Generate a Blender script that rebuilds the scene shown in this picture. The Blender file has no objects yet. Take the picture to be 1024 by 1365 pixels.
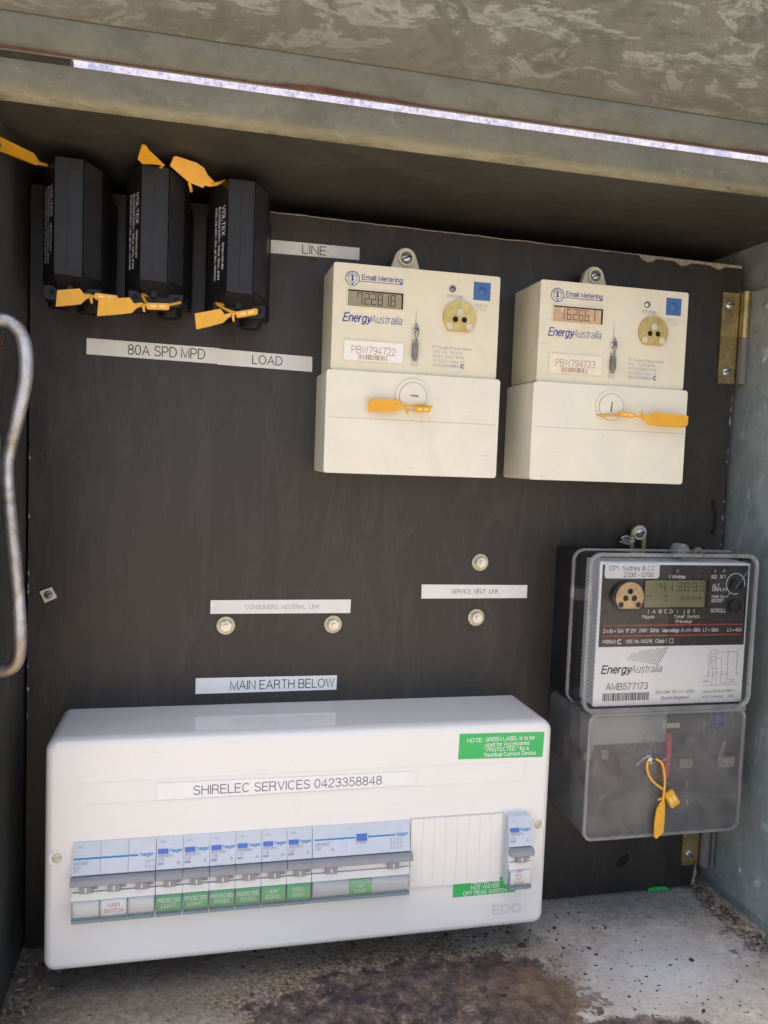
import bpy, bmesh, math, random
from mathutils import Vector, Matrix, noise
R = math.radians
random.seed(7)
scene = bpy.context.scene
col = scene.collection
S = 0.001                                   # everything below is written in millimetres

# ------------------------------------------------------------------ camera, sky, sun, exposure
cd = bpy.data.cameras.new('camera')
cam = bpy.data.objects.new('camera', cd)
col.objects.link(cam)
scene.camera = cam
right = Vector((0.97359018, -0.22524471, 0.03724221))
down = Vector((0.02145401, -0.07214006, -0.99716375))
fwd = Vector((0.22729252, 0.97162783, -0.06540245))
mw = Matrix.Identity(4)
for i in range(3):
    mw[i][0] = right[i]; mw[i][1] = -down[i]; mw[i][2] = -fwd[i]
mw.translation = Vector((0.11594, -0.62, 0.36779))
cam.matrix_world = mw
cd.sensor_fit = 'VERTICAL'
cd.sensor_height = 36
cd.lens = 36 * 1080 / 1365
cd.clip_start = 0.01
cd.clip_end = 500

sun_dir = Vector((-0.14, -0.06, 0.985)).normalized()
world = bpy.data.worlds.new('World')
scene.world = world
world.use_nodes = True
wn = world.node_tree
sky = wn.nodes.new('ShaderNodeTexSky')
sky.sky_type = 'NISHITA'
sky.sun_disc = False
sky.sun_elevation = math.asin(sun_dir.z)
sky.sun_rotation = math.atan2(sun_dir.x, sun_dir.y)
bg = wn.nodes['Background']
wn.links.new(sky.outputs[0], bg.inputs[0])
bg.inputs[1].default_value = 0.15
sky.dust_density = 4.0
sky.ozone_density = 0.3
sd = bpy.data.lights.new('sun', 'SUN')
sd.energy = 1.5
sd.angle = R(15)
sd.color = (1, 0.93, 0.82)
sun = bpy.data.objects.new('sun', sd)
sun.rotation_euler = sun_dir.to_track_quat('Z', 'Y').to_euler()
sun.location = (0, 0, 5)
col.objects.link(sun)
scene.view_settings.view_transform = 'Standard'
scene.view_settings.look = 'None'
scene.view_settings.gamma = 1
scene.view_settings.exposure = 1.1
scene.cycles.transparent_max_bounces = 24
scene.cycles.max_bounces = 8

# ------------------------------------------------------------------ materials
def new_mat(name):
    m = bpy.data.materials.new(name); m.use_nodes = True
    nt = m.node_tree
    return m, nt, nt.nodes['Principled BSDF']

def node(nt, t, **kw):
    n = nt.nodes.new(t)
    for k, v in kw.items():
        if k.startswith('i_'):
            n.inputs[k[2:].replace('_', ' ')].default_value = v
        else:
            setattr(n, k, v)
    return n

def coords(nt, scale=(1, 1, 1), rot=(0, 0, 0), loc=(0, 0, 0)):
    g = node(nt, 'ShaderNodeNewGeometry')
    mp = node(nt, 'ShaderNodeMapping')
    mp.inputs['Scale'].default_value = scale
    mp.inputs['Rotation'].default_value = rot
    mp.inputs['Location'].default_value = loc
    nt.links.new(g.outputs['Position'], mp.inputs['Vector'])
    return mp.outputs[0]

def noise_n(nt, vec, scale, detail=4, rough=0.55, dist=0):
    n = node(nt, 'ShaderNodeTexNoise')
    n.inputs['Scale'].default_value = scale
    n.inputs['Detail'].default_value = detail
    n.inputs['Roughness'].default_value = rough
    n.inputs['Distortion'].default_value = dist
    nt.links.new(vec, n.inputs['Vector'])
    return n.outputs[0]

def ramp(nt, fac, stops, interp='LINEAR'):
    r = node(nt, 'ShaderNodeValToRGB')
    r.color_ramp.interpolation = interp
    el = r.color_ramp.elements
    while len(el) > len(stops): el.remove(el[-1])
    while len(el) < len(stops): el.new(0.5)
    for e, (p, c) in zip(el, stops):
        e.position = p
        e.color = (c, c, c, 1) if isinstance(c, (int, float)) else (*c, 1)
    nt.links.new(fac, r.inputs[0])
    return r.outputs[0]

def mix(nt, fac, a, b, mode='MIX'):
    m = node(nt, 'ShaderNodeMix', data_type='RGBA', blend_type=mode)
    for sock, v in ((m.inputs[0], fac), (m.inputs[6], a), (m.inputs[7], b)):
        if isinstance(v, (int, float)): sock.default_value = v
        elif isinstance(v, tuple): sock.default_value = (*v, 1)
        else: nt.links.new(v, sock)
    return m.outputs[2]

def mth(nt, op, a, b=None, c=None):
    m = node(nt, 'ShaderNodeMath', operation=op)
    for i, v in enumerate((a, b, c)):
        if v is None: continue
        if isinstance(v, (int, float)): m.inputs[i].default_value = v
        else: nt.links.new(v, m.inputs[i])
    return m.outputs[0]

def bump(nt, p, h, strength=0.3, dist=0.001):
    b = node(nt, 'ShaderNodeBump')
    b.inputs['Strength'].default_value = strength
    b.inputs['Distance'].default_value = dist
    nt.links.new(h, b.inputs['Height'])
    nt.links.new(b.outputs[0], p.inputs['Normal'])

def plastic(name, c, rough=0.4, vary=0.06, grime=None, gscale=60, metallic=0.0, bmp=0.0, coat=0.0, speckle=0.0, hair=0.0, spec=0.5):
    m, nt, p = new_mat(name)
    v = coords(nt)
    n = noise_n(nt, v, gscale, 5, 0.6)
    a = tuple(x * (1 - vary) for x in c); b = tuple(min(1, x * (1 + vary)) for x in c)
    base = ramp(nt, n, [(0.35, a), (0.65, b)])
    if grime:
        g = noise_n(nt, v, gscale * 0.45, 8, 0.7, 0.6)
        gm = ramp(nt, g, [(0.55, 0.0), (0.75, grime[1])])
        base = mix(nt, gm, base, grime[0])
    if speckle:
        s = noise_n(nt, v, 1400, 2, 0.5)
        base = mix(nt, ramp(nt, s, [(0.72, 0.0), (0.76, speckle)]), base, (0.35, 0.32, 0.27))
    if hair:
        for k, (ro, lo) in enumerate((((0.2, 0.7, 0), (0, 0, 0)), ((0.1, -0.4, 0), (4, 2, 1)))):
            hn = noise_n(nt, coords(nt, (0.35, 1, 2.6), ro, lo), 150, 3, 0.5, 0.7)
            base = mix(nt, ramp(nt, hn, [(0.70, 0.0), (0.74, hair)]), base, tuple(x * 0.55 for x in c))
        sm = noise_n(nt, coords(nt, (1, 1, 0.6), loc=(2, 5, 3)), 24, 9, 0.75, 1.0)
        base = mix(nt, ramp(nt, sm, [(0.55, 0.0), (0.70, hair * 0.7)]), base, tuple(x * 0.66 for x in c))
    p.inputs['Specular IOR Level'].default_value = spec
    nt.links.new(base, p.inputs['Base Color'])
    rn = noise_n(nt, v, gscale * 0.7, 6, 0.6)
    nt.links.new(ramp(nt, rn, [(0.3, max(0, rough * 0.8 - 0.02)), (0.7, min(1, rough * 1.25))]), p.inputs['Roughness'])
    p.inputs['Metallic'].default_value = metallic
    p.inputs['Coat Weight'].default_value = coat
    if bmp:
        bn = noise_n(nt, v, 900, 3, 0.5)
        bump(nt, p, bn, bmp, 0.0004)
    return m

def flat(name, c, rough=0.6):
    m, nt, p = new_mat(name)
    n = noise_n(nt, coords(nt), 500, 2)
    nt.links.new(ramp(nt, n, [(0.3, tuple(x * 0.9 for x in c)), (0.7, tuple(min(1, x * 1.08) for x in c))]), p.inputs['Base Color'])
    p.inputs['Roughness'].default_value = rough
    return m

def galv(name, dark, light, scale=70, stretch=(1, 1, 1), stain=(0.16, 0.12, 0.08), stain_amt=0.5, metallic=0.35, rough=0.5, blotch=0.0, feather=0.6):
    """galvanised sheet: feathery zinc crystals (brushed noise turned at random in every grain), bloom and stains"""
    m, nt, p = new_mat(name)
    v = coords(nt, stretch)
    nn = node(nt, 'ShaderNodeTexNoise'); nn.inputs['Scale'].default_value = scale * 1.6; nn.inputs['Detail'].default_value = 6
    nn.inputs['Roughness'].default_value = 0.7
    nt.links.new(v, nn.inputs['Vector'])
    wob = node(nt, 'ShaderNodeVectorMath', operation='MULTIPLY_ADD')
    nt.links.new(nn.outputs['Color'], wob.inputs[0]); wob.inputs[1].default_value = (1.5 / scale,) * 3; nt.links.new(v, wob.inputs[2])
    fs = []
    for k, sc in enumerate((1.0, 1.9)):
        vo = node(nt, 'ShaderNodeTexVoronoi'); vo.inputs['Scale'].default_value = scale * sc
        nt.links.new(wob.outputs[0], vo.inputs['Vector'])
        sep = node(nt, 'ShaderNodeSeparateColor'); nt.links.new(vo.outputs['Color'], sep.inputs[0])
        comb = node(nt, 'ShaderNodeCombineXYZ')
        for i in range(3): nt.links.new(mth(nt, 'MULTIPLY', sep.outputs[i], 6.28), comb.inputs[i])
        vr = node(nt, 'ShaderNodeVectorRotate', rotation_type='EULER_XYZ')
        nt.links.new(v, vr.inputs['Vector']); nt.links.new(comb.outputs[0], vr.inputs['Rotation'])
        mp = node(nt, 'ShaderNodeMapping'); mp.inputs['Scale'].default_value = (1, 0.22, 0.3)
        nt.links.new(vr.outputs[0], mp.inputs['Vector'])
        f_ = noise_n(nt, mp.outputs[0], scale * 3.2, 7, 0.75, 0.8)
        fs.append(mth(nt, 'ADD', mth(nt, 'MULTIPLY', f_, 0.8), mth(nt, 'MULTIPLY', sep.outputs[1], 0.2)))
    f = mth(nt, 'ADD', mth(nt, 'MULTIPLY', fs[0], 0.6), mth(nt, 'MULTIPLY', fs[1], 0.4))
    soft = noise_n(nt, v, scale * 0.35, 8, 0.7, 0.8)
    f = mth(nt, 'ADD', mth(nt, 'MULTIPLY', f, feather), mth(nt, 'MULTIPLY', soft, 1 - feather))
    base = ramp(nt, f, [(0.40, dark), (0.62, light)])
    st = noise_n(nt, coords(nt, (1, 1, 3)), 9, 8, 0.7, 0.5)
    base = mix(nt, ramp(nt, st, [(0.48, 0.0), (0.7, stain_amt)]), base, stain)
    if blotch:
        bl = noise_n(nt, v, scale * 0.9, 5, 0.6, 1.2)
        base = mix(nt, ramp(nt, bl, [(0.6, 0.0), (0.68, blotch)]), base, tuple(min(1, x * 1.6) for x in light))
    scr = noise_n(nt, coords(nt, (0.3, 1.5, 3), (0.4, 0.5, 0.3)), 260, 2, 0.5, 0.4)
    base = mix(nt, ramp(nt, scr, [(0.72, 0.0), (0.78, 0.35)]), base, tuple(min(1, x * 1.7) for x in light))
    nt.links.new(base, p.inputs['Base Color'])
    p.inputs['Metallic'].default_value = metallic
    nt.links.new(ramp(nt, f, [(0.3, rough + 0.12), (0.7, rough - 0.05)]), p.inputs['Roughness'])
    bump(nt, p, mth(nt, 'ADD', mth(nt, 'MULTIPLY', f, 0.4), st), 0.25, 0.0008)
    return m

M = {}
M['cream'] = plastic('cream_meter_plastic', (0.74, 0.68, 0.50), 0.42, 0.03, ((0.45, 0.38, 0.25), 0.16), 55, bmp=0.05, speckle=0.3, hair=0.4)
M['cream_cover'] = plastic('cream_cover_plastic', (0.76, 0.72, 0.58), 0.45, 0.03, ((0.5, 0.43, 0.3), 0.12), 45, bmp=0.06, speckle=0.35, hair=0.4)
M['white'] = plastic('white_gloss_plastic', (0.79, 0.77, 0.73), 0.045, 0.012, ((0.66, 0.62, 0.54), 0.12), 14, speckle=0.2, hair=0.12)
M['white_mod'] = plastic('white_module_plastic', (0.72, 0.72, 0.70), 0.3, 0.02)
M['blank'] = plastic('ivory_blank_plastic', (0.79, 0.77, 0.72), 0.3, 0.02, ((0.66, 0.6, 0.5), 0.2), 40)
M['blue_mod'] = plastic('pale_blue_grey_plastic', (0.53, 0.58, 0.645), 0.3, 0.03)
M['toggle'] = plastic('mid_grey_plastic', (0.26, 0.27, 0.29), 0.4, 0.04)
M['black'] = plastic('black_plastic', (0.012, 0.012, 0.013), 0.38, 0.15, ((0.05, 0.047, 0.04), 0.35), 60, bmp=0.08, spec=0.35)
M['black_face'] = plastic('charcoal_plastic', (0.024, 0.024, 0.025), 0.45, 0.08, ((0.05, 0.047, 0.042), 0.3), 60, bmp=0.08, spec=0.28)
M['yellow'] = plastic('yellow_seal_plastic', (0.76, 0.38, 0.022), 0.3, 0.06, ((0.60, 0.28, 0.02), 0.4), 120, bmp=0.12)
M['yellow'].node_tree.nodes['Principled BSDF'].inputs['Subsurface Weight'].default_value = 0.0
M['yellow_pale'] = plastic('pale_yellow_slot', (0.85, 0.62, 0.22), 0.4)
M['label'] = plastic('white_label_tape', (0.76, 0.75, 0.70), 0.25, 0.03, ((0.45, 0.42, 0.36), 0.25), 90)
M['label_bright'] = plastic('bright_label_tape', (0.80, 0.80, 0.79), 0.2, 0.02)
M['paper'] = plastic('white_printed_plate', (0.86, 0.87, 0.89), 0.3, 0.015)
M['green'] = plastic('green_sticker', (0.03, 0.46, 0.11), 0.35, 0.06)
M['ink'] = flat('black_print', (0.02, 0.02, 0.025))
M['ink_grey'] = flat('grey_print', (0.14, 0.14, 0.16))
M['ink_mid'] = flat('mid_grey_print', (0.19, 0.20, 0.24))
M['ink_faint'] = flat('worn_grey_blue_print', (0.33, 0.32, 0.36))
M['ink_blue'] = flat('navy_print', (0.03, 0.05, 0.28))
M['ink_cyan'] = flat('blue_logo_print', (0.02, 0.22, 0.50))
M['ink_red'] = flat('red_print', (0.60, 0.05, 0.05))
M['ink_brown'] = flat('faded_brown_print', (0.42, 0.27, 0.18))
M['ink_white'] = flat('white_print', (0.75, 0.75, 0.74))
M['ink_dim'] = flat('dull_white_print', (0.35, 0.36, 0.38))
M['crease'] = flat('moulded_line_shade', (0.50, 0.46, 0.36))
M['seam'] = flat('pale_seam', (0.60, 0.585, 0.55))
M['blue_btn'] = plastic('blue_button_plastic', (0.05, 0.13, 0.32), 0.35, 0.05)
M['lcd'] = plastic('lcd_glass_olive', (0.30, 0.26, 0.15), 0.12, 0.03, None, 80)
M['lcd_bronze_glare'] = plastic('lcd_glass_bronze_glare', (0.58, 0.37, 0.20), 0.12, 0.12, ((0.85, 0.66, 0.48), 0.7), 200)  # bronze glare and its pale patches are painted into the glass colour
M['lcd_green'] = plastic('lcd_glass_green', (0.22, 0.21, 0.10), 0.12, 0.03, None, 80)
M['seg'] = flat('lcd_segment_dark', (0.055, 0.045, 0.03))
M['seg_brown'] = flat('lcd_segment_brown', (0.20, 0.10, 0.05))
M['seg_mid'] = flat('lcd_segment_dim', (0.085, 0.075, 0.035))
M['plate_pink'] = plastic('sun_faded_plate', (0.80, 0.71, 0.55), 0.25, 0.05, ((0.85, 0.76, 0.64), 0.6), 250)
M['plate_white'] = plastic('pale_number_plate', (0.84, 0.80, 0.73), 0.25, 0.02)
M['black_plate'] = plastic('black_printed_plate', (0.022, 0.018, 0.017), 0.3, 0.1, ((0.1, 0.08, 0.07), 0.3), 90)
M['hole'] = flat('dark_hole', (0.006, 0.006, 0.006), 0.9)
M['peach_hole'] = plastic('cream_magnet_insert', (0.62, 0.57, 0.42), 0.5, 0.05)
def metal(name, c, rough, tarn=None, bmp=0.15, scale=90):
    m, nt, p = new_mat(name)
    v = coords(nt)
    n = noise_n(nt, v, scale, 7, 0.65, 0.8)
    base = ramp(nt, n, [(0.3, tuple(x * 0.75 for x in c)), (0.65, c)])
    if tarn:
        t = noise_n(nt, v, scale * 0.6, 8, 0.7, 1.0)
        base = mix(nt, ramp(nt, t, [(0.45, 0.0), (0.65, tarn[1])]), base, tarn[0])
    nt.links.new(base, p.inputs['Base Color'])
    p.inputs['Metallic'].default_value = 0.9
    nt.links.new(ramp(nt, n, [(0.3, rough + 0.1), (0.7, rough)]), p.inputs['Roughness'])
    bump(nt, p, n, bmp, 0.0005)
    return m
M['brass'] = metal('tarnished_brass', (0.62, 0.46, 0.20), 0.32, ((0.24, 0.18, 0.09), 0.8))
M['brass_bright'] = metal('yellow_brass', (0.80, 0.58, 0.20), 0.32, ((0.50, 0.34, 0.10), 0.7), 0.3, 160)
M['brass_bronze'] = metal('bronze_port', (0.62, 0.46, 0.28), 0.35, ((0.45, 0.32, 0.18), 0.6), 0.1)
M['zinc'] = metal('zinc_plated_steel', (0.72, 0.72, 0.70), 0.25, ((0.55, 0.50, 0.36), 0.5), 0.2, 200)
M['zinc_yellow'] = metal('yellow_passivated_washer', (0.50, 0.48, 0.33), 0.4, ((0.55, 0.55, 0.50), 0.6), 0.2, 300)
M['lead'] = metal('dull_lead', (0.32, 0.31, 0.28), 0.5, ((0.15, 0.14, 0.12), 0.6), 0.4, 300)
M['rod'] = metal('galvanised_rod', (0.62, 0.63, 0.66), 0.45, ((0.34, 0.27, 0.19), 0.9), 0.9, 60)
M['grey_paint'] = plastic('grey_painted_hinge', (0.16, 0.15, 0.13), 0.5, 0.1, ((0.35, 0.27, 0.12), 0.4), 90)
M['red'] = flat('red_insulation', (0.65, 0.03, 0.03), 0.4)
M['blue_dark'] = flat('blue_insulation', (0.03, 0.06, 0.35), 0.4)
M['term'] = plastic('terminal_block_black', (0.03, 0.03, 0.03), 0.4, 0.1)
M['cream_line'] = flat('cream_terminal_text', (0.6, 0.5, 0.35))
M['mesh_grey'] = plastic('pale_grey_side_grille', (0.50, 0.53, 0.57), 0.35, 0.05)

def clear(name, haze=0.04, tint=(0.93, 0.95, 0.96), hcol=(0.6, 0.6, 0.6), scr=True, rough=0.06, ior=1.35):
    m, nt, p = new_mat(name)
    nt.nodes.remove(p)
    out = nt.nodes['Material Output']
    tr = node(nt, 'ShaderNodeBsdfTransparent'); tr.inputs[0].default_value = (*tint, 1)
    gl = node(nt, 'ShaderNodeBsdfGlossy'); gl.inputs['Roughness'].default_value = rough
    df = node(nt, 'ShaderNodeBsdfDiffuse'); df.inputs[0].default_value = (*hcol, 1)
    fr = node(nt, 'ShaderNodeFresnel'); fr.inputs[0].default_value = ior
    m1 = node(nt, 'ShaderNodeMixShader'); m2 = node(nt, 'ShaderNodeMixShader')
    if scr:
        v = coords(nt)
        s = noise_n(nt, v, 40, 9, 0.72, 0.8)
        sc = noise_n(nt, coords(nt, (0.25, 1, 1.4), (0, 0.5, 0)), 700, 2, 0.5, 0.3)
        h = mth(nt, 'ADD', ramp(nt, s, [(0.35, haze * 0.6), (0.75, haze * 1.5)]), ramp(nt, sc, [(0.75, 0.0), (0.81, 0.3)]))
        nt.links.new(h, m1.inputs[0])
    else:
        m1.inputs[0].default_value = haze
    nt.links.new(tr.outputs[0], m1.inputs[1]); nt.links.new(df.outputs[0], m1.inputs[2])
    nt.links.new(fr.outputs[0], m2.inputs[0])
    nt.links.new(m1.outputs[0], m2.inputs[1]); nt.links.new(gl.outputs[0], m2.inputs[2])
    nt.links.new(m2.outputs[0], out.inputs[0])
    return m
M['clear'] = clear('clear_polycarbonate', 0.012, (0.985, 0.99, 0.99))
M['clear_edge'] = clear('clear_moulding_edge', 0.20, (0.84, 0.87, 0.88), (0.72, 0.74, 0.74), True, ior=1.5)
M['clear_smoke'] = clear('hazy_scuffed_polycarbonate', 0.19, (0.92, 0.92, 0.93), (0.58, 0.57, 0.56))
M['window'] = clear('clear_label_window', 0.035, (0.995, 1.0, 1.0), (0.85, 0.88, 0.9), False, ior=1.45)
M['window_rim'] = clear('tinted_window_rim', 0.45, (0.8, 0.9, 0.94), (0.42, 0.54, 0.60), False)

# black painted board
m, nt, p = new_mat('black_painted_board')
v = coords(nt)
big = noise_n(nt, coords(nt, (1, 1, 0.5), (0, 0.5, 0)), 6, 8, 0.62, 0.8)
streak = noise_n(nt, coords(nt, (7, 1, 1), (0, 0.35, 0)), 9, 8, 0.7, 0.6)
c1 = ramp(nt, big, [(0.3, (0.019, 0.0165, 0.014)), (0.7, (0.033, 0.0285, 0.024))])
c2 = mix(nt, ramp(nt, streak, [(0.50, 0.0), (0.70, 0.40)]), c1, (0.066, 0.059, 0.051))
swirl = noise_n(nt, coords(nt, (1.6, 1, 0.5), (0, -0.6, 0)), 16, 9, 0.72, 2.2)
c2 = mix(nt, ramp(nt, swirl, [(0.54, 0.0), (0.60, 0.15), (0.66, 0.0)]), c2, (0.10, 0.09, 0.078))
hair = noise_n(nt, coords(nt, (3, 1, 0.35), (0, 0.3, 0)), 240, 2, 0.5, 0.5)
c2 = mix(nt, ramp(nt, hair, [(0.73, 0.0), (0.78, 0.25)]), c2, (0.09, 0.082, 0.072))
spk = noise_n(nt, v, 300, 3, 0.6)
c3 = mix(nt, ramp(nt, spk, [(0.71, 0.0), (0.76, 0.7)]), c2, (0.14, 0.12, 0.10))
nt.links.new(c3, p.inputs['Base Color'])
nt.links.new(ramp(nt, streak, [(0.3, 0.36), (0.7, 0.52)]), p.inputs['Roughness'])
bump(nt, p, mth(nt, 'ADD', streak, mth(nt, 'MULTIPLY', noise_n(nt, v, 160, 5, 0.6), 0.3)), 0.22, 0.0016)
M['board'] = m
M['chip'] = plastic('bare_fibre_board', (0.34, 0.30, 0.24), 0.9, 0.25, ((0.1, 0.08, 0.06), 0.5), 200, bmp=0.6)

M['galv_lid'] = galv('weathered_galvanised_lid', (0.10, 0.10, 0.078), (0.165, 0.167, 0.135), 34, (1, 0.8, 1), (0.11, 0.105, 0.08), 0.3, 0.25, 0.5, feather=0.6)
M['galv_lip'] = galv('grey_green_cabinet_lip', (0.105, 0.105, 0.072), (0.165, 0.163, 0.115), 55, (0.8, 1, 1.2), (0.22, 0.18, 0.11), 0.5, 0.1, 0.55, 0.3)
def add_lid_flakes(m):
    nt = m.node_tree; p = nt.nodes['Principled BSDF']
    src = p.inputs['Base Color'].links[0].from_socket
    a = noise_n(nt, coords(nt, (0.55, 1.2, 1.7), (0, 0.16, 0)), 46, 6, 0.7, 0.7)
    b = noise_n(nt, coords(nt, (0.6, 1.2, 2.0), (0, -0.35, 0), (3, 1, 2)), 66, 6, 0.7, 0.6)
    c = mix(nt, ramp(nt, a, [(0.52, 0.0), (0.57, 0.75), (0.66, 0.25)]), src, (0.31, 0.32, 0.275))
    c = mix(nt, ramp(nt, b, [(0.56, 0.0), (0.62, 0.5), (0.68, 0.1)]), c, (0.235, 0.245, 0.205))
    d = noise_n(nt, coords(nt, (0.5, 1.2, 1.6), (0, 0.1, 0), (7, 1, 2)), 40, 5, 0.65, 1.6)
    c = mix(nt, ramp(nt, d, [(0.52, 0.0), (0.60, 0.45)]), c, (0.072, 0.072, 0.054))
    v = coords(nt); sx = node(nt, 'ShaderNodeSeparateXYZ'); nt.links.new(v, sx.inputs[0])
    n = noise_n(nt, coords(nt, (0.5, 1, 3)), 30, 8, 0.7, 0.6)
    zz = mth(nt, 'ADD', sx.outputs[2], mth(nt, 'MULTIPLY', n, 0.03))
    c = mix(nt, ramp(nt, mth(nt, 'MULTIPLY', mth(nt, 'SUBTRACT', zz, 0.605), 12), [(0.1, 0.75), (0.5, 0.0)]), c, (0.105, 0.092, 0.068))
    nt.links.new(c, p.inputs['Base Color'])
add_lid_flakes(M['galv_lid'])
def add_lip_stain(m):
    nt = m.node_tree; p = nt.nodes['Principled BSDF']
    src = p.inputs['Base Color'].links[0].from_socket
    v = coords(nt)
    sx = node(nt, 'ShaderNodeSeparateXYZ'); nt.links.new(v, sx.inputs[0])
    n = noise_n(nt, coords(nt, (0.6, 1, 3)), 45, 8, 0.75, 0.6)
    zz = mth(nt, 'ADD', sx.outputs[2], mth(nt, 'MULTIPLY', n, 0.008))
    band = ramp(nt, mth(nt, 'MULTIPLY', mth(nt, 'SUBTRACT', zz, 0.560), 40), [(0.0, 0.9), (0.22, 0.75), (0.42, 0.0)])
    mo = mix(nt, band, src, ramp(nt, n, [(0.35, (0.14, 0.12, 0.07)), (0.6, (0.42, 0.40, 0.26))]))
    nt.links.new(mo, p.inputs['Base Color'])
add_lip_stain(M['galv_lip'])
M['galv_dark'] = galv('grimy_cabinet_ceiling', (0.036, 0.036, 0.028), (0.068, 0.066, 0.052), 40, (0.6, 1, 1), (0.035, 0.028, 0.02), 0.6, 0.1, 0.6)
M['galv_side_lit'] = galv('grey_green_cabinet_side_lit', (0.22, 0.26, 0.25), (0.45, 0.52, 0.52), 30, (1, 1, 0.7), (0.26, 0.24, 0.18), 0.4, 0.25, 0.42, 0.6, feather=0.55)  # lit copy of the side zinc, brightness and sky tint put into the colour
M['galv_left_shaded'] = galv('dull_cabinet_side_shaded', (0.045, 0.046, 0.042), (0.095, 0.096, 0.088), 60, (1, 1, 0.35), (0.10, 0.09, 0.07), 0.4, 0.25, 0.5, 0.1)  # shaded copy of the side zinc, darkness put into the colour
M['grey_edge'] = plastic('grey_painted_flange', (0.30, 0.34, 0.31), 0.5, 0.08)
M['rust'] = plastic('red_rust', (0.085, 0.028, 0.018), 0.85, 0.3, ((0.19, 0.10, 0.05), 0.7), 80, bmp=0.6)

# floor: dusty grey sheet, brown grit with shade painted in at left, light painted in at right, dark scabby rust in the middle, pink paint towards the right front
m, nt, p = new_mat('rusted_cabinet_floor')
v = coords(nt)
def blob(cx, cy, rx, ry, soft=0.35, wob=0.9, nsc=26):
    mp = node(nt, 'ShaderNodeMapping')
    g = node(nt, 'ShaderNodeNewGeometry')
    mp.inputs['Location'].default_value = (-cx / rx, -cy / ry, 0)
    mp.inputs['Scale'].default_value = (1 / rx, 1 / ry, 0)
    nt.links.new(g.outputs['Position'], mp.inputs['Vector'])
    ln = node(nt, 'ShaderNodeVectorMath', operation='LENGTH'); nt.links.new(mp.outputs[0], ln.inputs[0])
    n = noise_n(nt, v, nsc, 9, 0.72, 0.3)
    d = mth(nt, 'ADD', ln.outputs['Value'], mth(nt, 'MULTIPLY', mth(nt, 'SUBTRACT', n, 0.5), wob * 2))
    return ramp(nt, d, [(1.0 - soft, 1.0), (1.0, 0.0)])
fine = noise_n(nt, v, 220, 6, 0.7)
mid = noise_n(nt, v, 30, 7, 0.65, 0.4)
b0 = ramp(nt, mid, [(0.3, (0.33, 0.30, 0.26)), (0.55, (0.45, 0.42, 0.37)), (0.75, (0.57, 0.54, 0.49))])
b0 = mix(nt, ramp(nt, fine, [(0.4, 0.35), (0.6, 0.0)]), b0, (0.13, 0.11, 0.09))
b0 = mix(nt, mth(nt, 'MULTIPLY', blob(0.05, -0.05, 0.30, 0.12, 0.7, 0.5, 18), 0.85), b0, ramp(nt, fine, [(0.35, (0.10, 0.075, 0.05)), (0.65, (0.22, 0.18, 0.13))]))  # brown grit at left, with the shade under the board painted in
tan = ramp(nt, noise_n(nt, v, 330, 5, 0.75, 0.2), [(0.35, (0.06, 0.042, 0.028)), (0.47, (0.17, 0.12, 0.07)), (0.56, (0.30, 0.25, 0.18)), (0.66, (0.40, 0.37, 0.31))])
b1 = mix(nt, blob(0.265, -0.085, 0.17, 0.075, 0.45, 0.55, 30), b0, tan)
rustc = ramp(nt, noise_n(nt, v, 95, 10, 0.8, 0.3), [(0.42, (0.022, 0.018, 0.022)), (0.47, (0.055, 0.040, 0.040)), (0.54, (0.105, 0.072, 0.060)), (0.60, (0.17, 0.125, 0.095)), (0.66, (0.32, 0.26, 0.20))])
b2 = mix(nt, blob(0.282, -0.115, 0.125, 0.058, 0.05, 0.75, 48), b1, rustc)
b2 = mix(nt, blob(0.40, -0.165, 0.07, 0.022, 0.15, 0.7, 42), b2, rustc)
b2 = mix(nt, mth(nt, 'MULTIPLY', blob(0.37, -0.105, 0.085, 0.045, 0.9, 1.0, 60), 0.4), b2, (0.27, 0.17, 0.09))
b2 = mix(nt, mth(nt, 'MULTIPLY', blob(0.50, -0.176, 0.07, 0.008, 0.4, 0.4), 0.7), b2, (0.40, 0.22, 0.16))
b2 = mix(nt, mth(nt, 'MULTIPLY', blob(0.47, -0.10, 0.10, 0.06, 0.9, 0.5, 20), 0.75), b2, (0.58, 0.59, 0.61))  # pale patch paints the pool of light on the right of the floor
spk = noise_n(nt, v, 260, 2, 0.5)
b2 = mix(nt, ramp(nt, spk, [(0.70, 0.0), (0.73, 0.9)]), b2, (0.03, 0.025, 0.02))
spw = noise_n(nt, coords(nt, loc=(3, 1, 2)), 330, 2, 0.5)
b2 = mix(nt, ramp(nt, spw, [(0.72, 0.0), (0.76, 0.7)]), b2, (0.6, 0.58, 0.54))
nt.links.new(b2, p.inputs['Base Color'])
p.inputs['Roughness'].default_value = 0.75
bump(nt, p, mth(nt, 'ADD', mth(nt, 'MULTIPLY', fine, 0.5), noise_n(nt, v, 90, 8, 0.75)), 0.55, 0.0025)
M['floor'] = m

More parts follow.
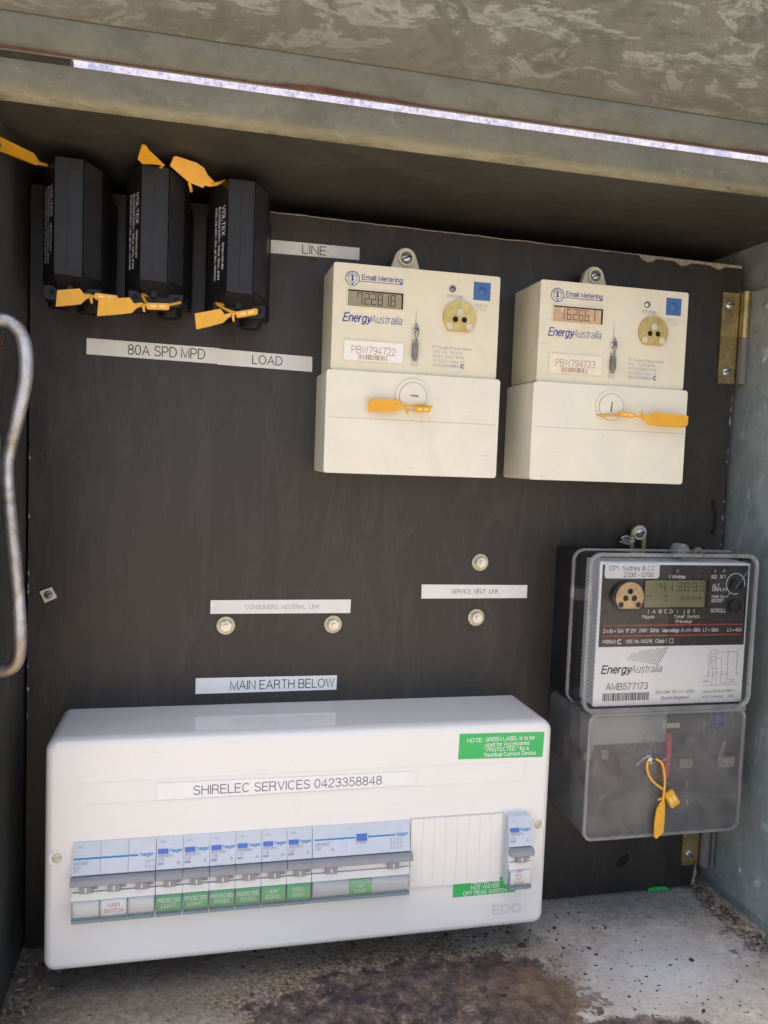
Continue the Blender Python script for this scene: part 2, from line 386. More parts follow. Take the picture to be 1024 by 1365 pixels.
# pale speckle for the added backdrop, standing in for sunlit zinc behind the slit
m, nt, p = new_mat('pale_speckled_backdrop')
v = coords(nt)
n1 = noise_n(nt, v, 95, 7, 0.85)
n2 = noise_n(nt, coords(nt, loc=(5, 2, 1)), 9, 6, 0.8)
c = ramp(nt, n1, [(0.36, (0.25, 0.25, 0.42)), (0.5, (0.72, 0.70, 0.82)), (0.6, (0.86, 0.84, 0.86))])
c = mix(nt, ramp(nt, n2, [(0.54, 0.0), (0.64, 0.7)]), c, (0.34, 0.42, 0.66))
nt.links.new(c, p.inputs['Base Color']); p.inputs['Roughness'].default_value = 0.9
M['render'] = m
m, nt, p = new_mat('pale_concrete_ground')
v = coords(nt)
c = ramp(nt, noise_n(nt, v, 3, 8, 0.7), [(0.3, (0.54, 0.45, 0.34)), (0.7, (0.68, 0.57, 0.43))])
nt.links.new(c, p.inputs['Base Color']); p.inputs['Roughness'].default_value = 0.9
bump(nt, p, noise_n(nt, v, 60, 6, 0.7), 0.4, 0.004)
M['ground'] = m
M['litter'] = plastic('dry_leaf_litter', (0.20, 0.17, 0.13), 0.8, 0.6, ((0.5, 0.48, 0.44), 0.9), 120)
M['grit'] = plastic('brown_grit', (0.13, 0.10, 0.07), 0.85, 0.8, ((0.36, 0.32, 0.26), 0.8), 160)
M['scab'] = plastic('dark_rust_scab', (0.055, 0.038, 0.036), 0.7, 0.4, ((0.14, 0.08, 0.05), 0.7), 90, bmp=0.6)

# ------------------------------------------------------------------ mesh helpers (mm in, metres out)
def root_of(o):
    while o.parent: o = o.parent
    return o

def origin(parent):
    return root_of(parent).location if parent else Vector((0, 0, 0))

def link(name, me, mat, parent=None):
    o = bpy.data.objects.new(name, me)
    col.objects.link(o)
    if mat: me.materials.append(mat)
    if parent:
        o.parent = parent
    return o

def finish(name, bm, mat, parent=None, bevel=0, seg=2, smooth=35):
    if bevel:
        es = [e for e in bm.edges if len(e.link_faces) == 2 and e.calc_face_angle(0) > R(25)]
        bmesh.ops.bevel(bm, geom=es, offset=bevel, segments=seg, profile=0.6, affect='EDGES', clamp_overlap=True)
    bmesh.ops.recalc_face_normals(bm, faces=bm.faces)
    L = origin(parent) / S
    for vv in bm.verts: vv.co = (vv.co - L) * S
    me = bpy.data.meshes.new(name)
    bm.to_mesh(me); bm.free()
    for f in me.polygons: f.use_smooth = True
    me.set_sharp_from_angle(angle=R(smooth))
    o = link(name, me, mat, parent)
    if bevel:
        wm = o.modifiers.new('weighted_normal', 'WEIGHTED_NORMAL'); wm.keep_sharp = True; wm.weight = 100
    return o

def add_box(bm, x0, x1, y0, y1, z0, z1):
    vs = [bm.verts.new((x, y, z)) for x in (x0, x1) for y in (y0, y1) for z in (z0, z1)]
    for f in ((0, 1, 3, 2), (4, 6, 7, 5), (0, 4, 5, 1), (2, 3, 7, 6), (0, 2, 6, 4), (1, 5, 7, 3)):
        bm.faces.new([vs[i] for i in f])

def box(name, x0, x1, y0, y1, z0, z1, mat, parent=None, bevel=0, seg=2):
    bm = bmesh.new(); add_box(bm, x0, x1, y0, y1, z0, z1)
    return finish(name, bm, mat, parent, bevel, seg)

def add_prism(bm, pts, a0, a1, axis='y'):
    def mk(p, a):
        if axis == 'y': return (p[0], a, p[1])
        if axis == 'x': return (a, p[0], p[1])
        return (p[0], p[1], a)
    A = [bm.verts.new(mk(p, a0)) for p in pts]
    B = [bm.verts.new(mk(p, a1)) for p in pts]
    bm.faces.new(A); bm.faces.new(B[::-1])
    n = len(pts)
    for i in range(n): bm.faces.new((A[i], B[i], B[(i + 1) % n], A[(i + 1) % n]))

def prism(name, pts, a0, a1, mat, parent=None, axis='y', bevel=0, seg=2, smooth=35):
    bm = bmesh.new(); add_prism(bm, pts, a0, a1, axis)
    return finish(name, bm, mat, parent, bevel, seg, smooth)

def rrect(x0, x1, z0, z1, r, n=5):
    pts = []
    for cx, cz, a0 in ((x1 - r, z1 - r, 0), (x0 + r, z1 - r, 90), (x0 + r, z0 + r, 180), (x1 - r, z0 + r, 270)):
        for i in range(n + 1):
            a = R(a0 + 90 * i / n)
            pts.append((cx + r * math.cos(a), cz + r * math.sin(a)))
    return pts

def disc_pts(cx, cz, r, n=28, a0=0):
    return [(cx + r * math.cos(2 * math.pi * i / n + a0), cz + r * math.sin(2 * math.pi * i / n + a0)) for i in range(n)]

def cyl(name, cx, cz, r, y0, y1, mat, parent=None, n=28, bevel=0, seg=2):
    return prism(name, disc_pts(cx, cz, r, n), y0, y1, mat, parent, 'y', bevel, seg)

def ring(name, cx, cz, r0, r1, y0, y1, mat, parent=None, n=36, arc=(0, 360)):
    bm = bmesh.new()
    full = arc[1] - arc[0] >= 360
    k = n if full else n + 1
    vs = []
    for i in range(k):
        a = R(arc[0] + (arc[1] - arc[0]) * i / n)
        c, s = math.cos(a), math.sin(a)
        vs.append([bm.verts.new((cx + r * c, y, cz + r * s)) for r, y in ((r0, y0), (r1, y0), (r1, y1), (r0, y1))])
    for i in range(n if full else n):
        a, b = vs[i], vs[(i + 1) % k]
        for j in range(4):
            bm.faces.new((a[j], a[(j + 1) % 4], b[(j + 1) % 4], b[j]))
    if not full:
        bm.faces.new(vs[0]); bm.faces.new(vs[-1][::-1])
    return finish(name, bm, mat, parent)

def catmull(pts, k=6):
    P = [Vector(p) for p in pts]; out = []
    P = [P[0] * 2 - P[1]] + P + [P[-1] * 2 - P[-2]]
    for i in range(1, len(P) - 2):
        for j in range(k):
            t = j / k
            a, b, c, d = P[i - 1], P[i], P[i + 1], P[i + 2]
            out.append(0.5 * ((2 * b) + (c - a) * t + (2 * a - 5 * b + 4 * c - d) * t * t + (3 * b - a - 3 * c + d) * t ** 3))
    out.append(P[-2])
    return out

def add_tube(bm, pts, r, n=8, smooth=True, k=6):
    P = catmull(pts, k) if smooth else [Vector(p) for p in pts]
    rings = []; up = None
    for i, p_ in enumerate(P):
        t = (P[min(i + 1, len(P) - 1)] - P[max(i - 1, 0)]).normalized()
        if up is None:
            up = Vector((0, 1, 0)) if abs(t.y) < 0.9 else Vector((1, 0, 0))
        up = (up - t * up.dot(t)).normalized()
        s = t.cross(up)
        rr = r(i / (len(P) - 1)) if callable(r) else r
        rings.append([bm.verts.new(p_ + (up * math.cos(2 * math.pi * j / n) + s * math.sin(2 * math.pi * j / n)) * rr) for j in range(n)])
    for a, b in zip(rings, rings[1:]):
        for j in range(n): bm.faces.new((a[j], a[(j + 1) % n], b[(j + 1) % n], b[j]))
    bm.faces.new(rings[0][::-1]); bm.faces.new(rings[-1])

def tube(name, pts, r, mat, parent=None, n=8, smooth=True, k=6):
    bm = bmesh.new(); add_tube(bm, pts, r, n, smooth, k)
    return finish(name, bm, mat, parent, smooth=60)

def thing(name, label, cat, loc, group=None):
    o = bpy.data.objects.new(name, None)
    o.empty_display_size = 0.01
    col.objects.link(o); o.location = Vector(loc) * S
    o['label'] = label; o['category'] = cat
    if group: o['group'] = group
    return o

def tag(o, label, cat, group=None):
    o['label'] = label; o['category'] = cat
    if group: o['group'] = group
    return o

def copy_tree(o, parent=None, shift=None):
    c = o.copy(); col.objects.link(c)
    c.parent = parent
    if shift: c.location = o.location + Vector(shift) * S
    for ch in list(o.children): copy_tree(ch, c)
    return c

# lettering: a plain grotesque drawn as strokes (cap height 1), ribbons of even weight
def _arc(cx, cz, rx, rz, a0, a1, n=None):
    n = n or max(3, int(abs(a1 - a0) / 22))
    return [(cx + rx * math.cos(R(a0 + (a1 - a0) * i / n)), cz + rz * math.sin(R(a0 + (a1 - a0) * i / n))) for i in range(n + 1)]
def _bowl(w, x0=0.0, z0=0.0, z1=1.0):            # closed round form
    return _arc((x0 + w) / 2, (z0 + z1) / 2, (w - x0) / 2, (z1 - z0) / 2, 90, 450)
GLY = {
 'A': (.72, [[(0, 0), (.36, 1), (.72, 0)], [(.13, .34), (.59, .34)]]),
 'B': (.62, [[(0, 0), (0, 1), (.36, 1)] + _arc(.36, .76, .22, .24, 90, -90) + [(0, .52)], [(.36, .52)] + _arc(.37, .26, .25, .26, 90, -90) + [(0, 0)]]),
 'C': (.70, [_arc(.36, .5, .36, .5, 48, 312)]),
 'D': (.68, [[(0, 0), (0, 1), (.3, 1)] + _arc(.3, .5, .38, .5, 90, -90) + [(0, 0)]]),
 'E': (.56, [[(.56, 1), (0, 1), (0, 0), (.56, 0)], [(0, .52), (.5, .52)]]),
 'F': (.54, [[(.54, 1), (0, 1), (0, 0)], [(0, .5), (.46, .5)]]),
 'G': (.74, [_arc(.37, .5, .37, .5, 48, 330) + [(.72, .48), (.42, .48)]]),
 'H': (.64, [[(0, 0), (0, 1)], [(.64, 0), (.64, 1)], [(0, .52), (.64, .52)]]),
 'I': (.02, [[(.01, 0), (.01, 1)]]),
 'J': (.45, [[(.45, 1), (.45, .25)] + _arc(.225, .25, .225, .25, 0, -180)]),
 'K': (.62, [[(0, 0), (0, 1)], [(.58, 1), (0, .38)], [(.2, .58), (.62, 0)]]),
 'L': (.50, [[(0, 1), (0, 0), (.5, 0)]]),
 'M': (.78, [[(0, 0), (0, 1), (.39, .06), (.78, 1), (.78, 0)]]),
 'N': (.65, [[(0, 0), (0, 1), (.65, 0), (.65, 1)]]),
 'O': (.76, [_bowl(.76)]),
 'P': (.60, [[(0, 0), (0, 1), (.34, 1)] + _arc(.34, .73, .26, .27, 90, -90) + [(0, .46)]]),
 'Q': (.76, [_bowl(.76), [(.48, .2), (.76, -.04)]]),
 'R': (.64, [[(0, 0), (0, 1), (.36, 1)] + _arc(.36, .75, .24, .25, 90, -90) + [(0, .5)], [(.36, .5), (.52, .4), (.58, .1), (.64, 0)]]),
 'S': (.60, [_arc(.3, .755, .27, .245, 25, 180) + [(.04, .66), (.14, .56), (.46, .46), (.57, .36)] + _arc(.3, .25, .3, .25, 15, -160)]),
 'T': (.62, [[(0, 1), (.62, 1)], [(.31, 1), (.31, 0)]]),
 'U': (.64, [[(0, 1), (0, .32)] + _arc(.32, .32, .32, .32, 180, 360) + [(.64, 1)]]),
 'V': (.66, [[(0, 1), (.33, 0), (.66, 1)]]),
 'W': (.92, [[(0, 1), (.23, 0), (.46, .98), (.69, 0), (.92, 1)]]),
 'X': (.64, [[(0, 0), (.64, 1)], [(0, 1), (.64, 0)]]),
 'Y': (.64, [[(0, 1), (.32, .44), (.64, 1)], [(.32, .44), (.32, 0)]]),
 'Z': (.60, [[(.02, 1), (.58, 1), (0, 0), (.6, 0)]]),
 'a': (.48, [_arc(.24, .5, .22, .23, 160, 0) + [(.46, .08), (.5, 0)], [(.46, .42), (.2, .38)] + _arc(.18, .2, .18, .19, 110, 290) + [(.46, .18)]]),
 'b': (.48, [[(0, 0), (0, 1)], _arc(.24, .36, .24, .37, 180, -180)]),
 'c': (.46, [_arc(.24, .36, .24, .37, 45, 315)]),
 'd': (.48, [[(.48, 0), (.48, 1)], _arc(.24, .36, .24, .37, 0, 360)]),
 'e': (.48, [[(.01, .38), (.48, .38)] + _arc(.24, .36, .24, .37, 5, 315)]),
 'f': (.28, [[(.1, 0), (.1, .82)] + _arc(.26, .82, .16, .17, 180, 90), [(0, .7), (.27, .7)]]),
 'g': (.48, [_arc(.24, .36, .24, .37, 0, 360), [(.48, .72), (.48, -.05)] + _arc(.24, -.05, .24, .22, 0, -155)]),
 'h': (.44, [[(0, 0), (0, 1)], [(0, .48)] + _arc(.22, .5, .22, .23, 180, 0) + [(.44, 0)]]),
 'i': (.02, [[(.01, 0), (.01, .72)], [(.01, .88), (.01, .99)]]),
 'j': (.1, [[(.1, .72), (.1, -.16), (0, -.26)], [(.1, .88), (.1, .99)]]),
 'k': (.42, [[(0, 0), (0, 1)], [(.4, .72), (0, .28)], [(.14, .42), (.42, 0)]]),
 'l': (.02, [[(.01, 0), (.01, 1)]]),
 'm': (.72, [[(0, 0), (0, .72)], [(0, .52)] + _arc(.18, .53, .18, .2, 180, 0) + [(.36, 0)], [(.36, .52)] + _arc(.54, .53, .18, .2, 180, 0) + [(.72, 0)]]),
 'n': (.44, [[(0, 0), (0, .72)], [(0, .48)] + _arc(.22, .5, .22, .23, 180, 0) + [(.44, 0)]]),
 'o': (.48, [_arc(.24, .36, .24, .37, 90, 450)]),
 'p': (.48, [[(0, -.27), (0, .72)], _arc(.24, .36, .24, .37, 180, -180)]),
 'q': (.48, [[(.48, -.27), (.48, .72)], _arc(.24, .36, .24, .37, 0, 360)]),
 'r': (.26, [[(0, 0), (0, .72)], [(0, .45)] + _arc(.24, .45, .24, .27, 180, 90)]),
 's': (.42, [_arc(.21, .55, .19, .18, 25, 180) + [(.06, .45), (.34, .32)] + _arc(.21, .18, .21, .185, 25, -160)]),
 't': (.26, [[(.1, .94), (.1, .16)] + _arc(.22, .14, .12, .14, 180, 275), [(0, .7), (.26, .7)]]),
 'u': (.44, [[(0, .72), (0, .23)] + _arc(.22, .23, .22, .23, 180, 360) + [(.44, .23)], [(.44, .72), (.44, 0)]]),
 'v': (.44, [[(0, .72), (.22, 0), (.44, .72)]]),
 'w': (.66, [[(0, .72), (.16, 0), (.33, .7), (.5, 0), (.66, .72)]]),
 'x': (.44, [[(0, 0), (.44, .72)], [(0, .72), (.44, 0)]]),
 'y': (.44, [[(0, .72), (.23, .02)], [(.44, .72), (.2, -.14), (.06, -.27)]]),
 'z': (.42, [[(.02, .72), (.4, .72), (0, 0), (.42, 0)]]),
 '0': (.54, [_bowl(.54)]),
 '1': (.28, [[(0, .76), (.18, .82), (.25, 1), (.25, 0)]]),
 '2': (.54, [_arc(.27, .73, .25, .27, 175, -10) + [(.48, .55), (.02, .12), (0, 0), (.54, 0)]]),
 '3': (.54, [_arc(.27, .755, .24, .245, 165, -80) + [(.22, .53)], [(.3, .53)] + _arc(.27, .265, .27, .265, 75, -165)]),
 '4': (.56, [[(.42, 0), (.42, 1), (0, .28), (.56, .28)]]),
 '5': (.54, [[(.5, 1), (.1, 1), (.05, .5)] + _arc(.27, .32, .27, .32, 140, -160)]),
 '6': (.54, [_arc(.27, .31, .27, .31, 180, -180), [(0, .31)] + _arc(.3, .5, .3, .5, 180, 50)]),
 '7': (.54, [[(0, 1), (.54, 1), (.3, .5), (.18, 0)]]),
 '8': (.54, [_arc(.27, .765, .235, .235, -90, 270), _arc(.27, .265, .27, .265, 90, 450)]),
 '9': (.54, [_arc(.27, .69, .27, .31, 0, 360), [(.54, .69)] + _arc(.24, .5, .3, .5, 0, -130)]),
 '.': (.02, [[(.01, 0), (.01, .12)]]), ',': (.06, [[(.05, .12), (.05, 0), (0, -.14)]]), ':': (.02, [[(.01, 0), (.01, .12)], [(.01, .58), (.01, .7)]]),
 '-': (.3, [[(0, .38), (.3, .38)]]), '=': (.46, [[(0, .5), (.46, .5)], [(0, .26), (.46, .26)]]), '/': (.3, [[(0, -.05), (.3, 1.02)]]),
 '~': (.46, [[(0, .38), (.12, .5), (.32, .36), (.46, .48)]]), '"': (.2, [[(.02, 1), (.02, .72)], [(.18, 1), (.18, .72)]]),
 '&': (.66, [[(.64, 0), (.18, .62)] + _arc(.3, .8, .17, .19, 200, -20) + [(.42, .66), (.1, .44)] + _arc(.24, .24, .24, .25, 140, 290) + [(.5, .16), (.6, .42)]]),
}
def text(s, x, z, h, y, mat, parent=None, w=None, bold=0.0, shear=0.0, align='L', rot=0, basis=None, name='lettering', res=2):
    th = (0.105 if h > 3.4 else 0.12 if h > 2.35 else 0.10) + bold * 2.2
    if bold < 0: th = 0.085
    gap = 0.2
    pen = 0.0; strokes = []
    for ch in s:
        if ch == ' ': pen += 0.36; continue
        gw, st = GLY.get(ch, GLY['o'])
        for p_ in st: strokes.append([(pen + a, b) for a, b in p_])
        pen += gw + gap
    total = pen - gap
    sx = (w / total) if w else h * 0.93
    off = {'L': 0, 'C': total / 2, 'R': total}[align]
    ca, sa = math.cos(R(rot)), math.sin(R(rot))
    L = origin(parent) / S
    V = []; F = []
    tx_ = th * h / 2 if not w else th * (h + min(sx, h * 1.15)) / 4
    if basis: nrm = Vector(basis[2]).cross(Vector(basis[1])); nrm = -nrm if nrm.y > 0 else nrm
    else: nrm = Vector((0, -1, 0))
    for k_, st in enumerate(strokes):
        P_ = []
        for a, b in st:
            q = ((a - off) * sx + shear * b * h, b * h)
            if not P_ or math.hypot(q[0] - P_[-1][0], q[1] - P_[-1][1]) > 1e-4: P_.append(q)
        closed = len(P_) > 4 and math.hypot(P_[0][0] - P_[-1][0], P_[0][1] - P_[-1][1]) < 0.02 * h
        if closed: P_.pop()
        n = len(P_); base = len(V)
        for i in range(n):
            pa = P_[i - 1] if (i > 0 or closed) else P_[i]; pb = P_[(i + 1) % n] if (i < n - 1 or closed) else P_[i]
            d1 = Vector((P_[i][0] - pa[0], P_[i][1] - pa[1])); d2 = Vector((pb[0] - P_[i][0], pb[1] - P_[i][1]))
            if d1.length < 1e-6: d1 = d2
            if d2.length < 1e-6: d2 = d1
            d1.normalize(); d2.normalize()
            n1 = Vector((-d1.y, d1.x)); m_ = n1 + Vector((-d2.y, d2.x))
            m_ = m_.normalized() if m_.length > 1e-4 else n1
            k2 = min(1 / max(m_.dot(n1), 0.3), 2.2) * tx_
            e0 = Vector((0, 0))
            if not closed and i == 0: e0 = -d1 * tx_ * 0.6
            if not closed and i == n - 1: e0 = d2 * tx_ * 0.6
            for sg in (1, -1):
                a = P_[i][0] + m_.x * k2 * sg + e0.x; b = P_[i][1] + m_.y * k2 * sg + e0.y
                if basis: pnt = Vector(basis[0]) + Vector(basis[1]) * a + Vector(basis[2]) * b
                else: pnt = Vector((x + a * ca - b * sa, y, z + a * sa + b * ca))
                pnt = pnt + nrm * (0.006 * (k_ % 6))
                V.append((pnt - L) * S)
        for i in range(n if closed else n - 1):
            a = base + 2 * i; b = base + 2 * ((i + 1) % n)
            F.append((a, a + 1, b + 1, b))
    me = bpy.data.meshes.new(name)
    me.from_pydata(V, [], F)
    return link(name, me, mat, parent)

SEGS = {'0': 'abcdef', '1': 'bc', '2': 'abged', '3': 'abgcd', '4': 'fgbc', '5': 'afgcd', '6': 'afgedc', '7': 'abcf', '8': 'abcdefg', '9': 'abcdfg'}
def seven_seg(name, digits, y, mat, parent, th=0.55):
    """digits: list of (char, x, z, w, h)"""
    bm = bmesh.new()
    for ch, x, z, w, h in digits:
        if ch == '.':
            add_box(bm, x, x + th, y, y + 0.1, z, z + th); continue
        t = th; m_ = h / 2; g = 0.12
        R_ = {'a': (x + g, x + w - g, z + h - t, z + h), 'd': (x + g, x + w - g, z, z + t), 'g': (x + g, x + w - g, z + m_ - t / 2, z + m_ + t / 2),
              'f': (x, x + t, z + m_ + g, z + h - g), 'b': (x + w - t, x + w, z + m_ + g, z + h - g),
              'e': (x, x + t, z + g, z + m_ - g), 'c': (x + w - t, x + w, z + g, z + m_ - g)}
        for s in SEGS[ch]:
            a = R_[s]; add_box(bm, a[0], a[1], y, y + 0.1, a[2], a[3])
    return finish(name, bm, mat, parent)

def barcode(x0, x1, z0, z1, y, mat, parent, seed=1, wmin=0.25, wmax=0.9):
    rnd = random.Random(seed); bm = bmesh.new(); x = x0
    while x < x1:
        w = rnd.uniform(wmin, wmax)
        add_box(bm, x, min(x + w, x1), y, y + 0.08, z0, z1)
        x += w + rnd.uniform(wmin, wmax)
    return finish('barcode', bm, mat, parent)

def frame_pts(name, outer, inner, y0, y1, mat, parent, bevel=0):
    """closed ring between two outlines with the same number of points"""
    bm = bmesh.new(); n = len(outer); V = []
    for o_, i_ in zip(outer, inner):
        V.append([bm.verts.new((o_[0], y0, o_[1])), bm.verts.new((o_[0], y1, o_[1])), bm.verts.new((i_[0], y1, i_[1])), bm.verts.new((i_[0], y0, i_[1]))])
    for k in range(n):
        a, b = V[k], V[(k + 1) % n]
        for j in range(4): bm.faces.new((a[j], a[(j + 1) % 4], b[(j + 1) % 4], b[j]))
    return finish(name, bm, mat, parent, bevel)

# ------------------------------------------------------------------ surroundings
g = bpy.data.meshes.new('ground')
g.from_pydata([(-40, -40, -1.2), (40, -40, -1.2), (40, 40, -1.2), (-40, 40, -1.2)], [], [(0, 1, 2, 3)])
go = link('ground', g, M['ground']); go['kind'] = 'structure'
w_ = box('slit_backdrop', -2500, 3500, 900, 1100, -1199, 2600, M['render'])  # added backdrop that gives the slit its bright speckled strip
tag(w_, 'added pale speckled backdrop standing in for sunlit zinc behind the slit above the cabinet lip', 'wall')

# ------------------------------------------------------------------ the cabinet
CZ = 561           # ceiling height
YL = -120          # front lip
cab = thing('steel_cabinet', 'weathered galvanised steel meter cabinet with raised lid and rusty floor', 'cabinet', (280, 0, -8))
box('side_wall', -4, -2, YL, 62, -6, CZ, M['galv_left_shaded'], cab)
o = box('side_wall', 577, 579, -260, 62, -12, CZ + 1, M['galv_side_lit'], cab); o['label'] = 'lit right side sheet of the cabinet'
box('back_sheet', -4, 579, 62, 64, -12, CZ, M['galv_dark'], cab)
# ceiling: sheet with rolled front edge rising into the lip
pts = [(62, CZ), (-112, CZ)]
for i in range(1, 6):
    a = R(90 * i / 5); pts.append((-112 - 8 * math.sin(a), CZ + 8 - 8 * math.cos(a)))
pts += [(YL, 581.0), (-118, 581.0), (-118, CZ + 10), (-112, CZ + 3), (62, CZ + 3)]
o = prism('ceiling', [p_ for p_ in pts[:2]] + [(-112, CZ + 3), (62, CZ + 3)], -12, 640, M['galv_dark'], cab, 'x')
lip = prism('front_lip', [(-112, CZ)] + pts[2:9] + [(-112, CZ + 2.5)], -40, 640, M['galv_lip'], cab, 'x', smooth=50)
# left front flange seen as a pale sliver
box('front_flange', -8, 6.5, -118.5, -116.5, -6, 372, M['grey_edge'], cab)
# lid
lid = prism('lid', [(-123, 607), (-125, 612), (-129, 619), (-270, 980), (-272, 983), (-274, 981), (-131.5, 617.5), (-127.5, 610.5), (-124.5, 604.5)][::-1], -60, 700, M['galv_lid'], cab, 'x', smooth=50)
prism('lid_hem', [(-120, 585), (-122, 584.2), (-124, 586), (-124.5, 600), (-123.4, 606.8), (-120.8, 608)], -60, 700, M['galv_lip'], lid, 'x', smooth=50)
# ragged rust under the hem
bm = bmesh.new()
N = 260
top = []; bot = []
for i in range(N + 1):
    x = -60 + 760 * i / N
    d = 0.12 + 2.2 * max(0, noise.noise(Vector((x * 0.02, 3, 0)))) + 0.4 * abs(noise.noise(Vector((x * 0.15, 1, 0))))
    if x < 45: d += 1.2 * (45 - max(x, -30)) / 75
    if 150 < x < 230: d += 1.7 * math.sin((x - 150) / 80 * math.pi) ** 2
    top.append(bm.verts.new((x, -124.9, 584.6 + d * 1.2))); bot.append(bm.verts.new((x, -124.2, 584.2)))
for i in range(N): bm.faces.new((bot[i], bot[i + 1], top[i + 1], top[i]))
finish('rust_edge', bm, M['rust'], lid)
box('hinge_bracket', -60, 42, -116, -104, 577, 590, M['galv_dark'], cab)
# right hinge plate with rivets
pl = box('hinge_plate', 573.2, 576, -256, 10, 4, 521, M['galv_side_lit'], cab, 0.4, 1)
for (yy, zz) in ((-26, 506), (-27, 462), (-24, 60), (-40, 30), (-60, 508)):
    bm = bmesh.new(); bmesh.ops.create_uvsphere(bm, u_segments=12, v_segments=8, radius=3.2, matrix=Matrix.Translation((573.2, yy, zz)) @ Matrix.Diagonal((0.35, 1, 1, 1)))
    finish('rivet', bm, M['galv_side_lit'], pl)
# floor: displaced sheet
bm = bmesh.new(); nx, ny = 300, 110
G = []
for j in range(ny + 1):
    row = []
    for i in range(nx + 1):
        x = -4 + 584 * i / nx; y = 62 - 262 * j / ny
        h = 0.9 * noise.noise(Vector((x * 0.02, y * 0.02, 0))) + 0.35 * noise.noise(Vector((x * 0.11, y * 0.11, 4)))
        e = ((x - 285) / 120) ** 2 + ((y + 118) / 60) ** 2
        if e < 1.3:
            k_ = max(0, noise.noise(Vector((x * 0.07, y * 0.07, 9))) + 0.15) * 4 * (1.3 - e)
            h += k_ + 0.6 * noise.noise(Vector((x * 0.4, y * 0.4, 2)))
        row.append(bm.verts.new((x, y, -6 + h)))
    G.append(row)
for j in range(ny):
    for i in range(nx): bm.faces.new((G[j][i], G[j + 1][i], G[j + 1][i + 1], G[j][i + 1]))
finish('cabinet_floor', bm, M['floor'], cab, smooth=180)
# D handle at left
hd = tube('bent_rod', [(-14, -100, 439), (2.3, -100, 440.6), (9, -100, 438.8), (14, -100, 433), (16.4, -100, 423), (16.6, -100, 408), (12.8, -100, 386), (8.0, -100, 366), (6.4, -100, 351.9), (8.4, -100, 326), (11.1, -100, 300), (13.4, -100, 274), (14.6, -100, 250), (13.2, -100, 238), (8.5, -100, 232.6), (0, -100, 231.6), (-14, -100, 231.6)], 4.1, M['rod'], None, 14)
tag(hd, 'bent galvanised steel rod handle down the left edge of the cabinet', 'handle')
hd2 = cyl('red_plug', 0.5, 428.5, 3.0, -96, -92, M['rust'], None, 16, 0.5)
tag(hd2, 'small rusty red plug beside the top bend of the rod handle', 'plug')

# ------------------------------------------------------------------ mounting panel
pan = thing('mounting_panel', 'black painted board hinged inside the cabinet carrying all the meters', 'panel', (282, 0, -3))
rnd = random.Random(3)
pts = [(0, -3)]
N = 220
topz = lambda x: 549.5 - 0.0105 * x + 0.45 * noise.noise(Vector((x * 0.35, 0, 0))) + 0.5 * noise.noise(Vector((x * 0.05, 5, 0)))
edge = [(x, topz(x)) for x in [567.5 * i / N for i in range(N + 1)]]
pts = [(0.3, -3.5)] + edge
for i in range(60):
    z = 543 - i * 9
    if z < 2: break
    pts.append((567.5 - 6.5 * (543 - z) / 543 + 0.3 * noise.noise(Vector((0, z * 0.3, 7))), z))
pts += [(560, -3.5)]
bd = prism('board', pts[::-1], 0, 6, M['board'], pan)
# chipped fibre along the top edge, widening to the right
bm = bmesh.new()
up, lo = [], []
for i in range(N + 1):
    x, z = edge[i]
    if x < 160: continue
    d = 0.55 + 0.8 * max(0, noise.noise(Vector((x * 0.12, 2, 0)))) + 0.35 * max(0, noise.noise(Vector((x * 0.6, 2, 0))))
    if x > 470: d += 1.6 + 4.6 * max(0, math.sin((x - 470) * 0.19)) * max(0.2, 0.6 + noise.noise(Vector((x * 0.07, 9, 0))))
    up.append(bm.verts.new((x, -0.25, z + 0.1))); lo.append(bm.verts.new((x, -0.25, z - d)))
for i in range(len(up) - 1): bm.faces.new((lo[i], lo[i + 1], up[i + 1], up[i]))
finish('chipped_edge', bm, M['chip'], pan)
chips = []
for i in range(46):
    z = 10 + i * 11.4 + rnd.uniform(-3, 3); x = 567.4 - 6.5 * (543 - z) / 543
    d = rnd.uniform(0.3, 1.5)
    if rnd.random() < 0.8:
        chips.append([(x + 0.1, z - rnd.uniform(1, 5)), (x + 0.1, z + rnd.uniform(1, 5)), (x - d, z + rnd.uniform(-1, 2))])
chips.append([(559.8, -3), (560.2, 16), (558.8, 15), (557.6, 5), (556.0, -3)])
for i in range(9):
    z = rnd.uniform(170, 460); chips.append([(0.2, z), (1.0 + rnd.random(), z + 1.5), (0.2, z + 4)])
for c_ in chips:
    bm = bmesh.new(); add_prism(bm, c_, -0.3, 0.4); finish('edge_chip', bm, M['chip'], pan)
def slot_screw(cx, cz, r, y, mat, parent, ang=0, name='screw', dome=0.5, slotmat=None):
    bm = bmesh.new()
    bmesh.ops.create_uvsphere(bm, u_segments=20, v_segments=10, radius=r, matrix=Matrix.Translation((cx, y, cz)) @ Matrix.Diagonal((1, dome, 1, 1)))
    s = finish(name, bm, mat, parent)
    bm = bmesh.new(); w = r * 0.86
    c, s_ = math.cos(R(ang)), math.sin(R(ang))
    t = r * 0.12
    P_ = [(-w, -t), (w, -t), (w, t), (-w, t)]
    add_prism(bm, [(cx + a * c - b * s_, cz + a * s_ + b * c) for a, b in P_], y - r * dome - 0.02, y - r * dome * 0.4)
    return s, finish('slot', bm, slotmat or M['hole'], s)
